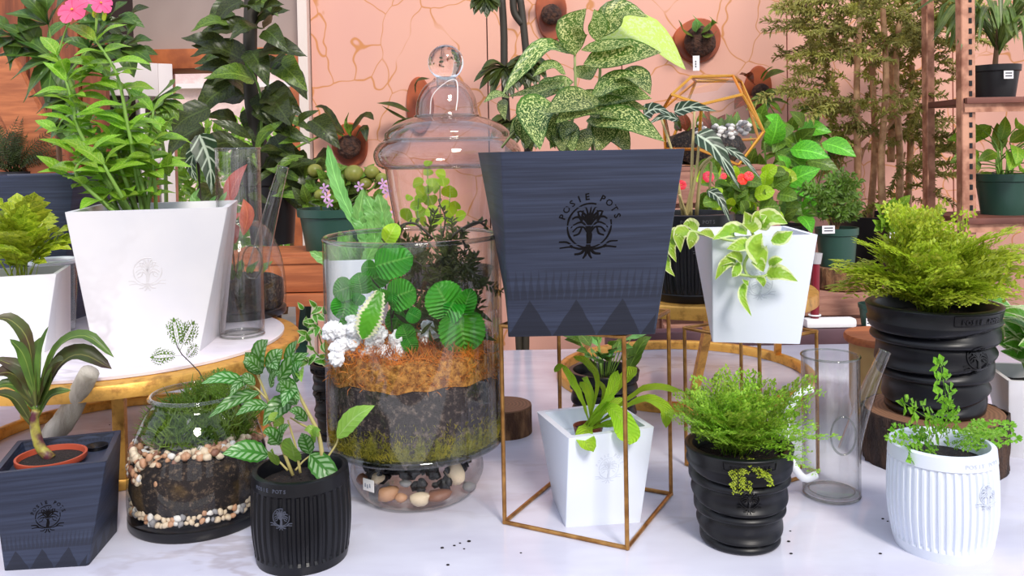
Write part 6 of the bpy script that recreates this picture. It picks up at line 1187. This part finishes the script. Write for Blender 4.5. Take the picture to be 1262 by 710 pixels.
# pale fern in labelled pot behind the large lacy fern
q = at(1120, 330, 2.45); t = thing('pale_leaf_plant', 'yellowish-green leafy plant in a dark pot behind the lacy fern', 'potted plant', (q.x, 2.45, FLZ)); zz = wz(1110, 345, 2.25); nursery_pot(t, (q.x, 2.45), .08, .07, .12, zz, MT['blackpot']); mb = MB(); mb.lathe([(.06, 0), (.06, zz-FLZ)], 24, (q.x, 2.45, FLZ), cap0=True, cap1=True); build(mb, 'pedestal', MT['blackpot'], t)
for i in range(50): put(t, uleaf(LM['diefyellow'], 'ovate', .6), at(U(1085, 1150), U(255, 300), 2.4), V((U(-1, 1), -.4, U(-.3, .9))), (0, -.8, .4), U(.04, .06))
tagc(t, 1103, 290, 2.355, .03, .016)
# ---------------------------------------------------------------- steel shelf unit, right
ys0, ys1 = 2.3, 2.52; sx0 = at(1194, 150, ys0).x; su = thing('steel_shelf_unit', 'rusty slotted-angle steel shelf unit at right with wooden boards', 'shelf', (sx0+.4, 2.4, FLZ))
for x_, yy in ((sx0, ys0), (sx0, ys1), (sx0+.9, ys0), (sx0+.9, ys1)):
    mb = MB(); s_ = 1 if x_ == sx0 else -1; mb.box((x_+s_*.0, yy, .6), (.034, .004, 2.74)); mb.box((x_-s_*.017, yy+(.014 if yy == ys0 else -.014), .6), (.004, .03, 2.74)); build(mb, 'slotted_post', MT['rust'], su, smooth=False)
mb = MB(); z = .0
while z < 1.2: mb.box((sx0+.004, ys0-.0025, z), (.008, .002, .014)); z += .028
tag(build(mb, 'post_slots', MT['blackrel'], su, smooth=False), kind='stuff')
for py in (130, 278):
    zf_ = wz(1230, py-10, ys0)
    mb = MB(); mb.box((sx0+.45, 2.41, zf_-.008), (.93, .26, .016)); build(mb, 'shelf_board', MT['shelfwood'], su, bevel=.002)
    mb = MB(); mb.box((sx0+.45, ys0-.006, zf_-.02), (.93, .004, .038)); build(mb, 'front_lip', MT['rust'], su, smooth=False)
z1s = wz(1230, 120, ys0); z2s = wz(1230, 268, ys0)
q = at(1226, 100, 2.41); t = thing('spiky_dracaena', 'spiky strap-leaved plant in a black pot on the upper right shelf', 'potted plant', (q.x, 2.41, z1s)); nursery_pot(t, (q.x, 2.41), .063, .05, .095, z1s, MT['blackpot']); tagc(t, 1243, 92, 2.335, .026, .022)
stem(t, [(q.x, 2.41, z1s+.08), (q.x+.01, 2.41, z1s+.2)], .008, MT['bstem'], name='cane')
for i in range(56): a = U(0, 6.28); L = U(.18, .32); b_ = V((q.x+.01, 2.41, z1s+U(.12, .2))); e1 = b_+V((math.cos(a)*.5, math.sin(a)*.5-.1, U(.3, 1))).normalized()*L*.6; e2 = e1+V((math.cos(a)*.4, math.sin(a)*.4-.1, -U(.1, 1.2))).normalized()*L*.5; leaf(t, [b_, e1, e2], U(.012, .018), LM['dracaena'], 'strap', n=8)
q = at(1238, 250, 2.41); t = thing('dumb_cane_plant', 'yellow-veined broad-leaved plant in a green pot on the lower right shelf', 'potted plant', (q.x, 2.41, z2s)); nursery_pot(t, (q.x, 2.41), .075, .06, .115, z2s, MT['greenpot'])
for i in range(26):
    a = U(0, 6.28); h_ = U(.1, .27); e = V((q.x+math.cos(a)*U(.03, .1), 2.41+math.sin(a)*.07-.03, z2s+h_)); stem(t, [(q.x+math.cos(a)*.02, 2.41, z2s+.1), V((q.x+math.cos(a)*.03, 2.4, z2s+.05+h_*.6)), e], .0025, n=4)
    if e.z < z1s-.06: put(t, uleaf(LM['diefyellow'], 'ovate', .5, .1, n=8), e, V((math.cos(a), math.sin(a)*.4-.3, U(-.5, .6))), (0, -.9, .5), U(.07, .1))
